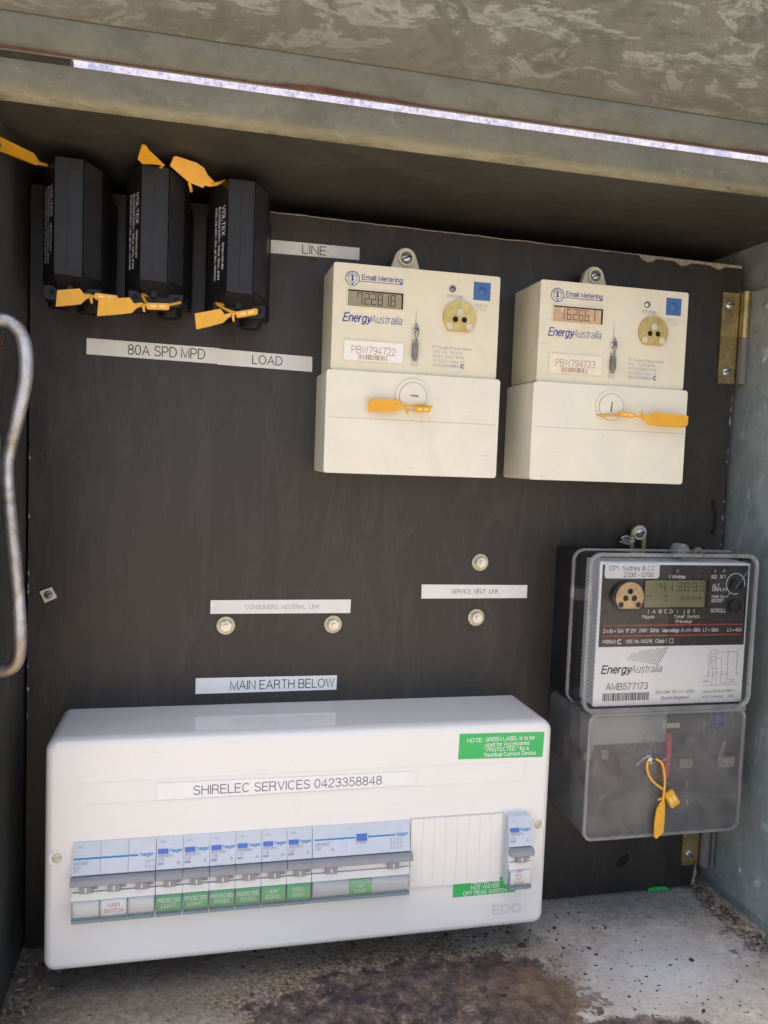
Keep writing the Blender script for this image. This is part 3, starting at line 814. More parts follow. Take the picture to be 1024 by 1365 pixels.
def hinge(x0, z0, z1, screws, parent, half, lbl):
    h = box('hinge_leaf', x0, x0 + 16.5, -2.6, -0.2, z0, z1, M['brass'], parent, 0.4, 1)
    h['label'] = lbl
    zm = (z0 + z1) / 2
    bx = x0 + 16.5 + 4.4
    prism('barrel', disc_pts(bx, -5, 4.3, 24), zm + (0.2 if half else -20), z1 + 1, M['brass'] if half else M['grey_paint'], h, 'z', 0.4, 1)
    prism('barrel', disc_pts(bx, -5, 4.35, 24), z0, zm - 0.2 if half else z1 - 1, M['grey_paint'], h, 'z', 0.4, 1)
    box('wall_leaf', bx + 3.4, bx + 6.0, -10, 4, z0, z1, M['grey_paint'], h, 0.3, 1)
    for sx, sz, a in screws:
        slot_screw(sx, sz, 4.0, -2.4, M['zinc'], h, a)
hinge(549.2, 443, 520, ((556, 510, 5), (556.8, 453.5, 20)), pan, True, 'upper brass butt hinge')
hinge(543.6, 17, 95, ((550.8, 27.5, -40), (551, 84, 30)), pan, False, 'lower brass butt hinge')
# slots with black tie wire at right
t = thing('tie_wire', 'black wire tie looped through two holes near the right edge of the panel', 'wire', (556, 0, 327))
tube('loop', [(554, 1.5, 340), (554.6, -1.5, 338), (556.6, -2.4, 330), (556.8, -2.4, 322), (556, -1.4, 317), (555, 1.5, 315)], 1.0, M['black'], t)
cyl('hole', 554, 341, 2.0, -0.35, 0.5, M['hole'], t, 14); cyl('hole', 555.4, 314.5, 2.2, -0.35, 0.5, M['hole'], t, 14)

# ------------------------------------------------------------------ fixings
def bolt(x, z, label):
    t = thing('bolt', label, 'bolt', (x, 0, z), 'plated nuts on washers through the black panel')
    ring('washer', x, z, 3.0, 6.9, -1.6, -0.1, M['zinc_yellow'], t, 32)
    prism('nut', disc_pts(x, z, 4.3, 6, 0.3), -5.0, -1.6, M['zinc'], t, 'y', 0.5, 2)
    cyl('shank', x + .1, z, 2.0, -7.5, -5.0, M['zinc'], t, 16, 0.6)
bolt(140.7, 237.1, 'left nut and washer under the CONSUMERS NEUTRAL LINK label')
bolt(223.1, 237.2, 'right nut and washer under the CONSUMERS NEUTRAL LINK label')
bolt(342.3, 286.9, 'nut and washer just above the SERVICE NEUT LINK label')
bolt(341.0, 241.7, 'nut and washer below the SERVICE NEUT LINK label')
t = thing('screw_plate', 'small square plate with a screw near the left edge of the panel', 'screw', (14.2, 0, 261))
prism('square_washer', [(8.2, 263.2), (16.4, 266.5), (20.2, 258.9), (12.0, 255.0)], -1.5, -0.1, M['peach_hole'], t, 'y', 0.3, 1)
slot_screw(14.2, 261, 3.0, -1.6, M['lead'], t, 30)
t = thing('drilled_hole', 'dark chipped hole low on the panel under the clear terminal cover', 'hole', (487, 0, 24.4))
prism('hole', [(481, 22), (484, 27.5), (488, 29), (492, 31.5), (493, 26), (489, 21), (485, 18.5)], -0.35, 0.3, M['hole'], t)

# ------------------------------------------------------------------ label tapes
def tape(pts4, s, tx, tz, h, w, label, mat=M['label'], y=-0.1, th=0.5, ink=M['ink'], bold=0.0):
    cx = sum(p_[0] for p_ in pts4) / 4; cz = sum(p_[1] for p_ in pts4) / 4
    t = thing('label_tape', label, 'label', (cx, 0, cz), 'white label tapes on the black panel')
    prism('tape', pts4, y - th, y, mat, t)
    text(s, tx, tz, h, y - th - 0.08, ink, t, w, bold)
    return t
tape([(38, 434.6), (131, 433.4), (131, 445.0), (38, 446)], '80A SPD MPD', 66.5, 436.4, 6.9, 54, 'label tape reading 80A SPD MPD under the fuse holders')
tape([(130, 432.9), (200.5, 431.7), (200.3, 443.0), (130, 444.5)], 'LOAD', 155.5, 435.2, 6.2, 22, 'label tape reading LOAD at the right end of the fuse row', y=-0.75)
tape([(163, 517.6), (234, 518.5), (234, 527.6), (163, 527.3)], 'LINE', 190.5, 519.7, 6.0, 17.5, 'label tape reading LINE left of the first cream meter')
tape([(129, 246.0), (236.7, 245.9), (236.8, 256.6), (129, 256.4)], 'CONSUMERS  NEUTRAL  LINK', 155, 249.6, 3.1, 57, 'label tape reading CONSUMERS NEUTRAL LINK', ink=M['ink_faint'])
tape([(294.3, 257.2), (384.8, 257.4), (384.8, 268.2), (294.1, 268.6)], 'SERVICE  NEUT  LINK', 319.5, 261.4, 3.3, 40, 'label tape reading SERVICE NEUT LINK', ink=M['ink_grey'])
tape([(119.3, 184.6), (227.6, 184.9), (227.8, 196.3), (119.3, 196.7)], 'MAIN EARTH BELOW', 145.5, 187.2, 6.6, 80, 'label tape reading MAIN EARTH BELOW above the white board', mat=M['label_bright'], ink=M['ink'])

# ------------------------------------------------------------------ yellow seals
def seal(label, tagp, strap, head, loc, parent_r=1.1, barb=None, thick=0.9):
    """tagp: 3-D outline of the flag; strap: 3-D paths; head: (centre, half sizes, angle)"""
    t = thing('security_seal', label, 'seal', loc, 'yellow plastic security seals')
    P_ = [Vector(p_) for p_ in tagp]
    nrm = (P_[1] - P_[0]).cross(P_[2] - P_[0]).normalized()
    if nrm.y > 0: nrm = -nrm
    bm = bmesh.new()
    A = [bm.verts.new(p_) for p_ in P_]; B = [bm.verts.new(p_ - nrm * thick) for p_ in P_]
    bm.faces.new(A); bm.faces.new(B[::-1])
    for i in range(len(P_)): bm.faces.new((A[i], B[i], B[(i + 1) % len(P_)], A[(i + 1) % len(P_)]))
    finish('flag', bm, M['yellow'], t, 0.25, 2)
    for s in strap: tube('strap', s, parent_r, M['yellow'], t, 8)
    if head:
        c, hs, a = head
        pts_ = rrect(-hs[0], hs[0], -hs[2], hs[2], min(hs[0], hs[2]) * (0.6 if hs[2] < hs[0] else 0.15))
        ca, sa = math.cos(R(a)), math.sin(R(a))
        q = [(c[0] + x * ca - z * sa, c[2] + x * sa + z * ca) for x, z in pts_]
        h = prism('lock_head', q, c[1] - hs[1], c[1] + hs[1], M['yellow'], t, 'y', 0.4, 2)
        for dx in (-0.38, 0.38):
            q2 = [(c[0] + (dx * hs[0] + x * 0.27) * ca - z * 0.4 * sa, c[2] + (dx * hs[0] + x * 0.27) * sa + z * 0.4 * ca) for x, z in rrect(-hs[0], hs[0], -hs[2], hs[2], min(hs[0], hs[2]) * 0.6)]
            prism('slot', q2, c[1] - hs[1] - 0.4, c[1] - hs[1] + 0.3, M['yellow_pale'], h, 'y')
    if barb:
        bm = bmesh.new(); add_prism(bm, barb[1], barb[0], barb[0] + 0.9); finish('barb', bm, M['yellow'], t, 0.15, 1)
    return t
seal('yellow seal poking out left of the first fuse holder, cut by the picture edge',
     [(-16, -98, 550), (-16, -98, 541.5), (1, -84, 541.5), (13.6, -57, 544.8), (15.5, -51, 547.5), (12.5, -58, 551.6), (-1, -84, 550.2)],
     [[(15.0, -52, 547.6), (20, -45, 549), (24, -38, 550)]], None, (0, -60, 545))
seal('yellow seal flag rising to a point above the second fuse holder',
     [(80.1, -85, 555.3), (77.2, -80, 547.7), (79.2, -75, 547.0), (84, -70, 549.2), (92.5, -65, 550.9), (87.6, -74, 552.6), (83.5, -80, 554.0), (81.6, -84, 555.6)],
     [[(91, -66, 551.0), (90, -62, 551), (88, -56, 551)]], None, (80, -75, 550))
seal('yellow seal lying diagonally between the tops of the second and third fuse holders',
     [(97.9, -66, 556.8), (95.6, -64, 551.4), (107.5, -55, 545.2), (116.8, -54, 542.9), (117.4, -54, 544.6), (121.5, -53, 544.6), (126.5, -52, 546.2), (119.4, -54, 551.7), (117, -57, 555.0), (112.1, -62, 556.0), (99.6, -66, 557.3)],
     [[(122, -52.8, 546), (127, -52, 548), (131, -49, 550.5)], [(107.5, -54, 545.5), (108.6, -52, 543), (108.9, -49, 541.5)]], None, (110, -55, 552))
def lower_seal(label, tl, bl, tr, br, neck, head, ears, ang, y=-60):
    fl = [(tl[0], y, tl[1]), (bl[0], y, bl[1]), (bl[0] + (br[0] - bl[0]) * 0.45, y - .4, bl[1] + (br[1] - bl[1]) * 0.45 - 0.3), (br[0], y, br[1]), (br[0] + 3.2, y, br[1] + 3.4), (neck[0], y, neck[1] - 1.1), (neck[0], y, neck[1] + 1.1), (tr[0] + 2.8, y, tr[1] - 3.6), (tr[0], y, tr[1])]
    c, s_ = math.cos(R(ang)), math.sin(R(ang))
    n0 = Vector((neck[0], y, neck[1]))
    h0 = Vector((head[0], y, head[1]))
    return seal(label, fl,
        [[(neck[0] - 0.5, y + .4, neck[1]), tuple(h0 + Vector((-3, .5, 0))), tuple(h0)],
         [tuple(h0 + Vector((2, 0, 0.5))), ((head[0] + ears[1][0]) / 2 + 2, y + 2, (head[1] + ears[1][1]) / 2), (ears[1][0], y + 8, ears[1][1]), (ears[1][0] - 3, y + 14, ears[1][1] + 1), ((ears[0][0] + ears[1][0]) / 2, y + 14, (ears[0][1] + ears[1][1]) / 2 + 1.2), (ears[0][0] + 3, y + 13, ears[0][1] + 1), (ears[0][0], y + 8, ears[0][1]), ((ears[0][0] + head[0]) / 2 - 1, y + 2, head[1] + 1), tuple(h0 + Vector((-1, 1, 0)))]],
        ((head[0], y - 0.8, head[1]), (7.2, 1.5, 2.0), ang), (neck[0], y, neck[1]), 0.95,
        (y, [(neck[0] - 1.0, neck[1]), (neck[0] + 1.2, neck[1]), (neck[0] + 1.6, neck[1] - 5), (neck[0] + 0.4, neck[1] - 5)]))
lower_seal('yellow seal hanging below the first fuse holder', (26.9, 468), (26.0, 457.6), (40.5, 470.2), (41.2, 460.3), (47, 466.2), (57, 465.5), ((40, 468.5), (61, 466)), -3, -57)
lower_seal('yellow seal hanging below the second fuse holder', (52.4, 463.9), (51.7, 453), (71.6, 466.4), (73, 456.6), (79.9, 462.8), (89.5, 461.8), ((79, 470), (103.4, 467.2)), 3)
lower_seal('yellow seal hanging below the third fuse holder', (113.0, 459.2), (114.3, 449), (129.7, 463.7), (131.6, 454.6), (137.6, 461.0), (147, 461.8), ((127.5, 468), (154.5, 466.4)), 14)

# ------------------------------------------------------------------ fuse holders
def fuse(x0, zt, zb, label, y_s=0):
    """x0 = left edge of the flat face"""
    c = x0 + 8.2
    t = thing('fuse_holder', label, 'fuse holder', (c, 0, zb), 'black service fuse holders with yellow seals')
    prism('base', [(c - 22, 0), (c - 22, -12), (c - 19, -16), (c + 21, -16), (c + 24, -12), (c + 24, 0)], zb - 9, zt - 12, M['black'], t, 'z', 0.8, 2)
    L = [(c - 20.5, -14), (c - 20.5, -28), (c - 18.2, -42), (c - 8.4, -60), (c + 8.4, -60), (c + 18.4, -43.5), (c + 21.3, -30), (c + 21.3, -14)]
    bm = bmesh.new(); n = len(L)
    def ringv(scale_x, dz, yb, top):
        return [bm.verts.new((c + (a - c) * scale_x, min(-14, b * yb) if b < -14 else b, dz)) for a, b in L]
    r0 = ringv(1, zb, 1, 0); r1 = ringv(1, zt, 1, 1)
    # slightly sloped caps
    rt = [bm.verts.new((c + (a - c) * 0.97, b * 0.96 if b < -14 else b, zt + (2.2 if b > -43 else 0.3))) for a, b in L]
    rb = [bm.verts.new((c + (a - c) * 0.93, max(b + 11, -46) if b < -30 else b, zb - (9 if b < -30 else 7))) for a, b in L]
    seq = [rb, r0, r1, rt]
    for a, b in zip(seq, seq[1:]):
        for i in range(n): bm.faces.new((a[i], a[(i + 1) % n], b[(i + 1) % n], b[i]))
    bm.faces.new(rb[::-1]); bm.faces.new(rt)
    finish('carrier_body', bm, M['black'], t, 0.5, 2)
    prism('front_panel', [(c - 8.4, zb + .3), (c + 8.4, zb - .5), (c + 8.4, zt), (c - 8.4, zt + .2)], -60.9, -60.15, M['black_face'], t, 'y', 0.3, 1)
    frame_pts('window_outline', rrect(c - 0.6, c + 7.6, zb + 3, zt - 6, 0.4, 1), rrect(c - 0.3, c + 7.3, zb + 3.3, zt - 6.3, 0.3, 1), -61.1, -60.8, M['black'], t)
    e = bmesh.new()
    # right chamfer panel
    d = Vector((18.4 - 8.4, -43.5 + 60, 0)).normalized(); nn = Vector((d.y, -d.x, 0))
    A_ = Vector((c + 8.9, -60, 0)) + nn * 0.15; B_ = Vector((c + 17.6, -60 + (17.6 - 8.9) * 1.65 + .6, 0)) + nn * 0.15
    vs = [A_ + Vector((0, 0, zb + .5)), B_ + Vector((0, 0, zb + .5)), B_ + Vector((0, 0, zt - 1)), A_ + Vector((0, 0, zt - 1))]
    lo_ = [e.verts.new(v_) for v_ in vs]; hi = [e.verts.new(v_ + nn * 0.5) for v_ in vs]
    e.faces.new(hi); e.faces.new(lo_[::-1])
    for i in range(4): e.faces.new((lo_[i], lo_[(i + 1) % 4], hi[(i + 1) % 4], hi[i]))
    finish('side_panel', e, M['black_face'], t)
    # sealing ears, latch and cable stubs
    pe = [(c - 16.5, zb - 13), (c - 16.5, zb - 5), (c + 18.5, zb - 5.5), (c + 18.5, zb - 11.5), (c + 16, zb - 14), (c - 13, zb - 14)]
    er = prism('sealing_bar', pe, -47, -42, M['black'], t, 'y', 0.8, 2)
    cyl('seal_hole', c - 12, zb - 9, 1.7, -47.4, -46.5, M['hole'], er, 16)
    cyl('seal_hole', c + 14.5, zb - 9, 1.7, -47.4, -46.5, M['hole'], er, 16)
    box('latch', c - 1.8, c + 1.8, -52, -46, zb - 9, zb - 1, M['black'], t, 0.6, 2)
    for dx, rr, dz in ((9.5, 7.8, -19), (-10, 6.8, -16.5)):
        bm = bmesh.new(); m_ = 28
        rings = []
        for (r_, z_) in ((rr, zb - 4), (rr, zb + dz), (rr - 1.4, zb + dz), (rr - 1.4, zb - 6)):
            rings.append([bm.verts.new((c + dx + r_ * math.cos(2 * math.pi * i / m_), -30 + r_ * math.sin(2 * math.pi * i / m_), z_)) for i in range(m_)])
        for a, b in zip(rings, rings[1:]):
            for i in range(m_): bm.faces.new((a[i], a[(i + 1) % m_], b[(i + 1) % m_], b[i]))
        finish('cable_stub', bm, M['black'], t)
    # print on the left slanted face, running downwards
    ez = Vector((18.2 - 8.4, -60 + 42, 0)).normalized()        # tops of letters towards the face
    ex = Vector((0, 0, -1))
    n2 = Vector((-ez.y * -1, 0, 0))
    n2 = Vector((ez.y, -ez.x, 0)); 
    if n2.x > 0: n2 = -n2
    b0_ = Vector((c - 18.2, -42, 0))
    def pt(along, z): return b0_ + ez * along + n2 * 0.35 + Vector((0, 0, z))
    text('VOLTEX', 0, 0, 3.9, 0, M['ink_white'], t, 19.5, 0.01, basis=(pt(13.2, zt - 16), ex, ez))
    text('SPBW00-80', 0, 0, 2.3, 0, M['ink_white'], t, 17.5, 0.02, basis=(pt(13.6, zt - 40), ex, ez))
    text('IEC60269 690V~ 50Hz 100A, IP23', 0, 0, 2.3, 0, M['ink_white'], t, 48, 0.02, basis=(pt(8.6, zt - 16), ex, ez))
    text('FUSE LINK 500V~ 80A, gG 80A, 30x57mm', 0, 0, 2.2, 0, M['ink_white'], t, 48, 0.02, basis=(pt(4.2, zt - 16), ex, ez))
    return t
fuse(25.6, 550.2, 477.5, 'black fuse holder nearest the left wall')
fuse(78.2, 551, 478.4, 'black fuse holder in the middle of the three')
fuse(133.6, 548.4, 475.2, 'black fuse holder beside the LINE label, rightmost of three')

# ------------------------------------------------------------------ cream meters
def cream_meter(X, W, yf, label, number, lcdm, digits, platem, numink):
    """X = left edge at front, W = width, yf = front plane"""
    t = thing('electricity_meter', label, 'electricity meter', (X + W / 2, 0, 356.5), 'cream single phase electricity meters')
    x1 = X + W
    hs = prism('housing', rrect(X, x1, 430, 505, 1.6, 3), yf, 0, M['cream'], t, 'y', 1.0, 3)
    tc = prism('terminal_cover', rrect(X - 3.2, x1 + 2.4, 356.5, 429.6, 2.2, 3), yf - 3, -0.3, M['cream_cover'], t, 'y', 1.6, 3)
    box('cover_line', X - 0.5, x1 + 0.2, yf - 3.12, yf - 2.9, 395.9, 396.3, M['crease'], tc)
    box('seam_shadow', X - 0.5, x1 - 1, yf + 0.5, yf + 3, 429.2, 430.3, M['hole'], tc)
    # mounting ear
    ex_, ez_ = X + 58.5, 518.5
    pe = [(ex_ - 13, 503), (ex_ - 12.6, 506)]
    for i in range(9):
        a = R(160 - 140 * i / 8); pe.append((ex_ + 8.0 * math.cos(a), ez_ + 7.6 * math.sin(a)))
    pe += [(ex_ + 12.6, 506), (ex_ + 13, 503)]
    ear = prism('mounting_ear', pe[::-1], -19, -13, M['cream'], t, 'y', 0.6, 2)
    ring('ear_rim', ex_, ez_, 4.6, 6.2, -21.5, -18.8, M['cream'], ear, 28)
    slot_screw(ex_, ez_, 4.1, -20, M['zinc'], t, 25)
    y = yf - 0.1
    P0 = lambda dx: X + dx
    # logo
    ring('logo_ring', P0(13.6), 494.6, 4.7, 5.2, y - 0.12, y, M['ink_blue'], t, 40)
    ring('logo_ring', P0(13.6), 494.6, 2.9, 3.2, y - 0.12, y, M['ink_blue'], t, 32)
    for i, ch in enumerate('EMAIL'):
        a = R(150 - 30 * i)
        text(ch, P0(13.6) + 3.4 * math.cos(a), 494.6 + 3.4 * math.sin(a), 1.3, y - 0.1, M['ink_blue'], t, None, 0.04, align='C', rot=60 - 30 * i, name='logo_letter')
    prism('logo_bolt', [(P0(13.2), 497), (P0(14.6), 496.4), (P0(13.9), 494.8), (P0(14.8), 493.5), (P0(13.2), 492.4), (P0(12.7), 493.9), (P0(13.3), 494.6), (P0(12.5), 496)], y - 0.12, y, M['ink_blue'], t)
    cyl('logo_dot', P0(13.7), 490.7, 0.6, y - 0.12, y, M['ink_blue'], t, 10)
    text('Email Metering', P0(20.6), 494.4, 3.3, y, M['ink_blue'], t, 29.5, 0.015)
    box('logo_underline', P0(18.4), P0(50.2), y - 0.1, y + 0.05, 492.9, 493.3, M['ink_blue'], t)
    box('logo_underline', P0(49.9), P0(50.2), y - 0.1, y + 0.05, 493.3, 494.9, M['ink_blue'], t)
    # display
    d = box('display', P0(10.6), P0(51.1), y - 0.05, y + 1.5, 475.3, 486.8, lcdm, t)
    frame_pts('display_bezel', rrect(P0(9.9), P0(51.8), 474.6, 487.5, 0.5, 1), rrect(P0(10.6), P0(51.1), 475.3, 486.8, 0.1, 1), y - 0.9, y + 0.3, M['cream'], t)
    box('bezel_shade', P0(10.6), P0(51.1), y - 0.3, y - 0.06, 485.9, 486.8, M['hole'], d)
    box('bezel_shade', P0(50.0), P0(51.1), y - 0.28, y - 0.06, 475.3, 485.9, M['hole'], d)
    seven_seg('lcd_digits', [(c_, P0(a), 477.0, 3.7 if c_ != '1' else 1.6, 8.2) for c_, a in digits] + [('.', P0(40.3), 477.0, 1, 1)], y - 0.18, M['seg'] if lcdm is M['lcd'] else M['seg_brown'], d, 0.65)
    # brand
    text('Energy', P0(7.9), 464.6, 5.6, y, M['ink_blue'], t, 19.5, 0.025, 0.22)
    text('Australia', P0(27.6), 464.6, 5.6, y, M['ink_blue'], t, 22.8, -0.004, 0.22)
    # number plate
    npl = box('number_plate', P0(9.2), P0(52.6), y - 0.25, y + 0.3, 437.1, 451.1, platem, t)
    frame_pts('plate_recess', rrect(P0(8.6), P0(53.2), 436.5, 451.7, 0.5, 1), rrect(P0(9.2), P0(52.6), 437.1, 451.1, 0.1, 1), y - 0.7, y + 0.3, M['cream'], t)
    text(number, P0(14.8), 442.4, 5.0, y - 0.32, numink, npl, 32)
    barcode(P0(19.8), P0(41.2), 438.2, 441.7, y - 0.4, numink, npl, 5)
    # sealing screw channel with lead seal
    bm = bmesh.new(); add_prism(bm, [(P0(60.6), 466), (P0(61.4), 478), (P0(61.9), 466)], y - 0.12, y + 0.05)
    finish('channel', bm, M['crease'], t)
    box('seal_recess', P0(58.8), P0(64.0), y - 0.1, y + 0.1, 435.8, 455, M['crease'], t)
    box('recess_tab', P0(58.8), P0(64.0), y - 0.25, y + 0.1, 435.8, 439.2, M['peach_hole'], t)
    slot_screw(P0(61.4), 461, 2.7, y - 0.5, M['zinc'], t, 60)
    wires = bmesh.new()
    add_tube(wires, [(P0(61.2), y - 2, 466), (P0(62.8), y - 3, 461), (P0(61.4), y - 2.5, 454), (P0(60.6), y - 2, 451)], 0.35, 6)
    add_tube(wires, [(P0(61.0), y - 2, 466), (P0(59.9), y - 3, 460), (P0(61), y - 2.8, 455), (P0(61.4), y - 2, 451)], 0.35, 6)
    add_tube(wires, [(P0(60.6), y - 2, 444), (P0(62), y - 3, 440.5), (P0(60.5), y - 2.4, 439.6), (P0(61.3), y - 2, 442)], 0.35, 6)
    finish('sealing_wire', wires, M['lead'], t)
    prism('lead_seal', rrect(P0(58.9), P0(63.0), 441.5, 452, 1.2), y - 3.2, y - 0.9, M['lead'], t, 'y', 0.5, 2)
    # led, button, port
    ring('led_rim', P0(88), 493.3, 1.9, 2.5, y - 0.5, y + 0.05, M['lead'], t, 20)
    bm = bmesh.new(); bmesh.ops.create_uvsphere(bm, u_segments=14, v_segments=8, radius=1.9, matrix=Matrix.Translation((P0(88), y, 493.3)) @ Matrix.Diagonal((1, .5, 1, 1)))
    finish('led', bm, M['lead'] if lcdm is M['lcd'] else M['zinc'], t)
    text('1Wh/imp', P0(83.5), 486.9, 2.5, y, M['ink_faint'], t, 12.4)
    b = box('button_plate', P0(104.2), P0(117.2), y - 0.25, y + 0.1, 486.8, 499.8, M['blue_btn'], t)
    bm = bmesh.new(); bmesh.ops.create_uvsphere(bm, u_segments=18, v_segments=10, radius=3.1, matrix=Matrix.Translation((P0(110.8), y, 493.3)) @ Matrix.Diagonal((1, .45, 1, 1)))
    finish('push_button', bm, M['blue_btn'], b)
    text('DISPLAY', P0(106.0), 482.2, 1.9, y, M['ink_faint'], t, 10)
    text('CYCLE', P0(107.4), 479.2, 1.9, y, M['ink_faint'], t, 7.4)
    cx, cz, rr = P0(93.8), 472.6, 12.3
    a0 = math.asin(-9.8 / rr)
    pts_ = [(cx + rr * math.cos(a0 + (math.pi - 2 * a0) * i / 40), cz + rr * math.sin(a0 + (math.pi - 2 * a0) * i / 40)) for i in range(41)]
    pt_ = prism('optical_port', pts_, yf - 2.2, yf + 0.5, M['brass_bright'], t, 'y', 0.5, 2)
    for dx, dz, r_ in ((0, 3.8, 2.7), (-7.4, -6.4, 2.7), (7.4, -6.4, 2.7)):
        cyl('port_insert', cx + dx, cz + dz, r_, yf - 2.35, yf - 2.0, M['peach_hole'], pt_, 24)
        ring('insert_rim', cx + dx, cz + dz, r_, r_ + 0.22, yf - 2.45, yf - 2.1, M['brass'], pt_, 24)
    for dx in (-3.4, 3.4):
        cyl('port_hole', cx + dx, cz - 1.3, 2.1, yf - 2.35, yf - 2.0, M['hole'], pt_, 24)
        ring('hole_rim', cx + dx, cz - 1.3, 2.1, 2.5, yf - 2.5, yf - 2.1, M['brass_bright'], pt_, 24)
    for s, z, w in (('P1 Single Phase Meter', 449.6, 30), ('NSC No. 14/2/14', 446.4, 22.5), ('1P/2W 240V 50Hz', 443.1, 24), ('15-100A Class 1.0', 439.9, 24), ('2006', 436.6, 6.2), ('N10943', 436.6, 9.6)):
        text(s, P0(75.0) if s != 'N10943' else P0(85.2), z, 2.0, y, M['ink_faint'] if s != 'N10943' else M['ink_blue'], t, w)
    frame_pts('class_mark', rrect(P0(82.0), P0(84.3), 436.5, 438.9, 0.1, 1), rrect(P0(82.3), P0(84.0), 436.8, 438.6, 0.1, 1), y - 0.1, y, M['ink_faint'], t)
    ring('tick_mark', P0(98), 437.8, 0.8, 1.6, y - 0.12, y, M['ink_blue'], t, 20, (40, 320))
    # terminal cover knob
    yk = yf - 3
    kx, kz = X + 59.8, 413.8
    k = cyl('cover_knob', kx, kz, 12.4, yk - 1.6, yk + 0.2, M['cream_cover'], t, 44, 0.7, 2)
    ring('knob_groove', kx + .3, kz - .3, 10.0, 10.35, yk - 1.85, yk - 1.5, M['ink_faint'], k, 44)
    cyl('knob_screw', kx + .3, kz - .3, 9.9, yk - 2.0, yk - 1.4, M['cream_cover'], k, 40, 0.3, 1)
    return t, k, (kx, kz, yk)
d1 = [('7', 17.6), ('2', 22.8), ('2', 27.6), ('8', 32.4), ('1', 39.0), ('8', 41.8)]
m1, k1, kk = cream_meter(207.6, 124.6, -45, 'cream electricity meter showing 722818, plate PBW794722, left of two', 'PBW794722', M['lcd'], d1, M['plate_white'], M['ink_brown'])
prism('screw_slot', [(264.5, 414.0), (269, 413.4), (271.8, 413.2), (271.6, 414.4), (267, 414.8)], kk[2] - 2.3, kk[2] - 1.8, M['lead'], k1)
d2 = [('1', 18.4), ('6', 21.8), ('2', 26.8), ('6', 31.6), ('6', 36.4), ('1', 43.4)]
m2, k2, kk2 = cream_meter(362.4, 123.2, -50, 'cream electricity meter with bronze glare on its display, right of two', 'PBW794723', M['lcd_bronze_glare'], d2, M['plate_pink'], M['ink_brown'])
prism('screw_slot', [(421.6, 409.8), (422.7, 410), (423.4, 417.6), (422.4, 417.4)], kk2[2] - 2.3, kk2[2] - 1.8, M['lead'], k2)
seal('yellow seal across the round knob of the left cream meter, flag to the left',
     [(236.2, -53, 410.4), (234.2, -52, 407), (234.0, -52, 401.0), (252.6, -53, 401.2), (255.6, -53, 402.6), (258, -53, 404.6), (262, -53, 404.3), (262.3, -53, 407.2), (257.8, -53, 407.9), (257.0, -53, 410.2)],
     [[(261, -53, 406.2), (266, -53.5, 406.6), (272, -53.5, 407.2), (281.3, -53, 406.6)], [(266, -54, 406), (272, -55, 405.5), (279.6, -54, 405.6)]],
     ((273.8, -54.6, 404.2), (5.8, 1.2, 2.0), 3), (258, -53, 406), 0.8, (-53.6, [(262.6, 405), (264.3, 405), (263.4, 400.4), (262.4, 400.6)]))
seal('yellow seal across the round knob of the right cream meter, flag to the right',
     [(455.3, -60, 411.2), (471, -60.4, 410.4), (484.6, -61, 409.5), (484.4, -61, 402.6), (480.4, -61, 400.9), (453.2, -60, 401.6), (449.8, -60, 404.0), (446.4, -59.5, 405.8), (446, -59.5, 408.2), (452.6, -60, 409.4)],
     [[(447, -59.5, 407), (438, -58, 407.2), (428, -58, 407.2), (413.5, -55, 406.9), (411.8, -53, 407.4)], [(428.5, -58.5, 408.2), (420, -58, 407.0), (413.4, -55.6, 406.3)]],
     ((433.4, -59.2, 407.9), (6.6, 1.2, 1.9), -3), (447, -59, 407), 0.8, (-59.6, [(444.6, 407.5), (446.8, 408), (446.6, 412.4), (445.6, 412.2)]))

# ------------------------------------------------------------------ black meter under clear cover
bmx = thing('electricity_meter', 'black electricity meter under a clear cover in the lower right corner', 'electricity meter', (476, 0, 83))
box('base', 409.5, 545, -44, 0, 184, 301, M['black'], bmx, 2, 2)
box('mechanism', 414.5, 540, -66, -44, 186, 297, M['mesh_grey'], bmx, 0.8, 1)
bm = bmesh.new()
for j in range(33):
    for i in range(7):
        z = 190 + j * 3.3; y = -47 - i * 2.7
        bmesh.ops.create_circle(bm, cap_ends=True, segments=6, radius=0.8, matrix=Matrix.Translation((414.35, y, z + (1.6 if i % 2 else 0))) @ Matrix.Rotation(R(90), 4, 'Y'))
finish('grille_holes', bm, M['ink_grey'], bmx)
fp = prism('face_plate', rrect(413.8, 543, 185.6, 296.2, 1.0, 2), -67.4, -66, M['paper'], bmx, 'y')
Y = -67.5
blk = prism('black_plate', [(415.8, 231.6), (541.6, 231.6), (541.6, 294.6), (415.8, 294.6)], Y - 0.3, Y, M['black_plate'], bmx)
Y2 = Y - 0.42
st = prism('tariff_sticker', rrect(417.4, 463.2, 284.2, 296.0, 2.2, 4), Y - 0.7, Y - 0.3, M['label_bright'], bmx)
text('OP1  Sydney & CC', 421, 290.4, 3.5, Y - 0.8, M['ink'], st, 38)
text('2330 - 0700', 433.5, 285.4, 3.3, Y - 0.8, M['ink'], st, 24.5)
px_, pz_, rr = 437.2, 270.4, 11.6
prism('port_socket', disc_pts(434.6, 270.6, 11.4, 36), Y - 3.4, Y, M['black'], bmx, 'y', 0.5, 2)
a0 = math.asin(-8.6 / rr)
pts_ = [(px_ + rr * math.cos(a0 + (math.pi - 2 * a0) * i / 40), pz_ + rr * math.sin(a0 + (math.pi - 2 * a0) * i / 40)) for i in range(41)]
op = prism('optical_port', pts_, Y - 4.6, Y - 3.5, M['brass_bronze'], bmx, 'y', 0.4, 2)
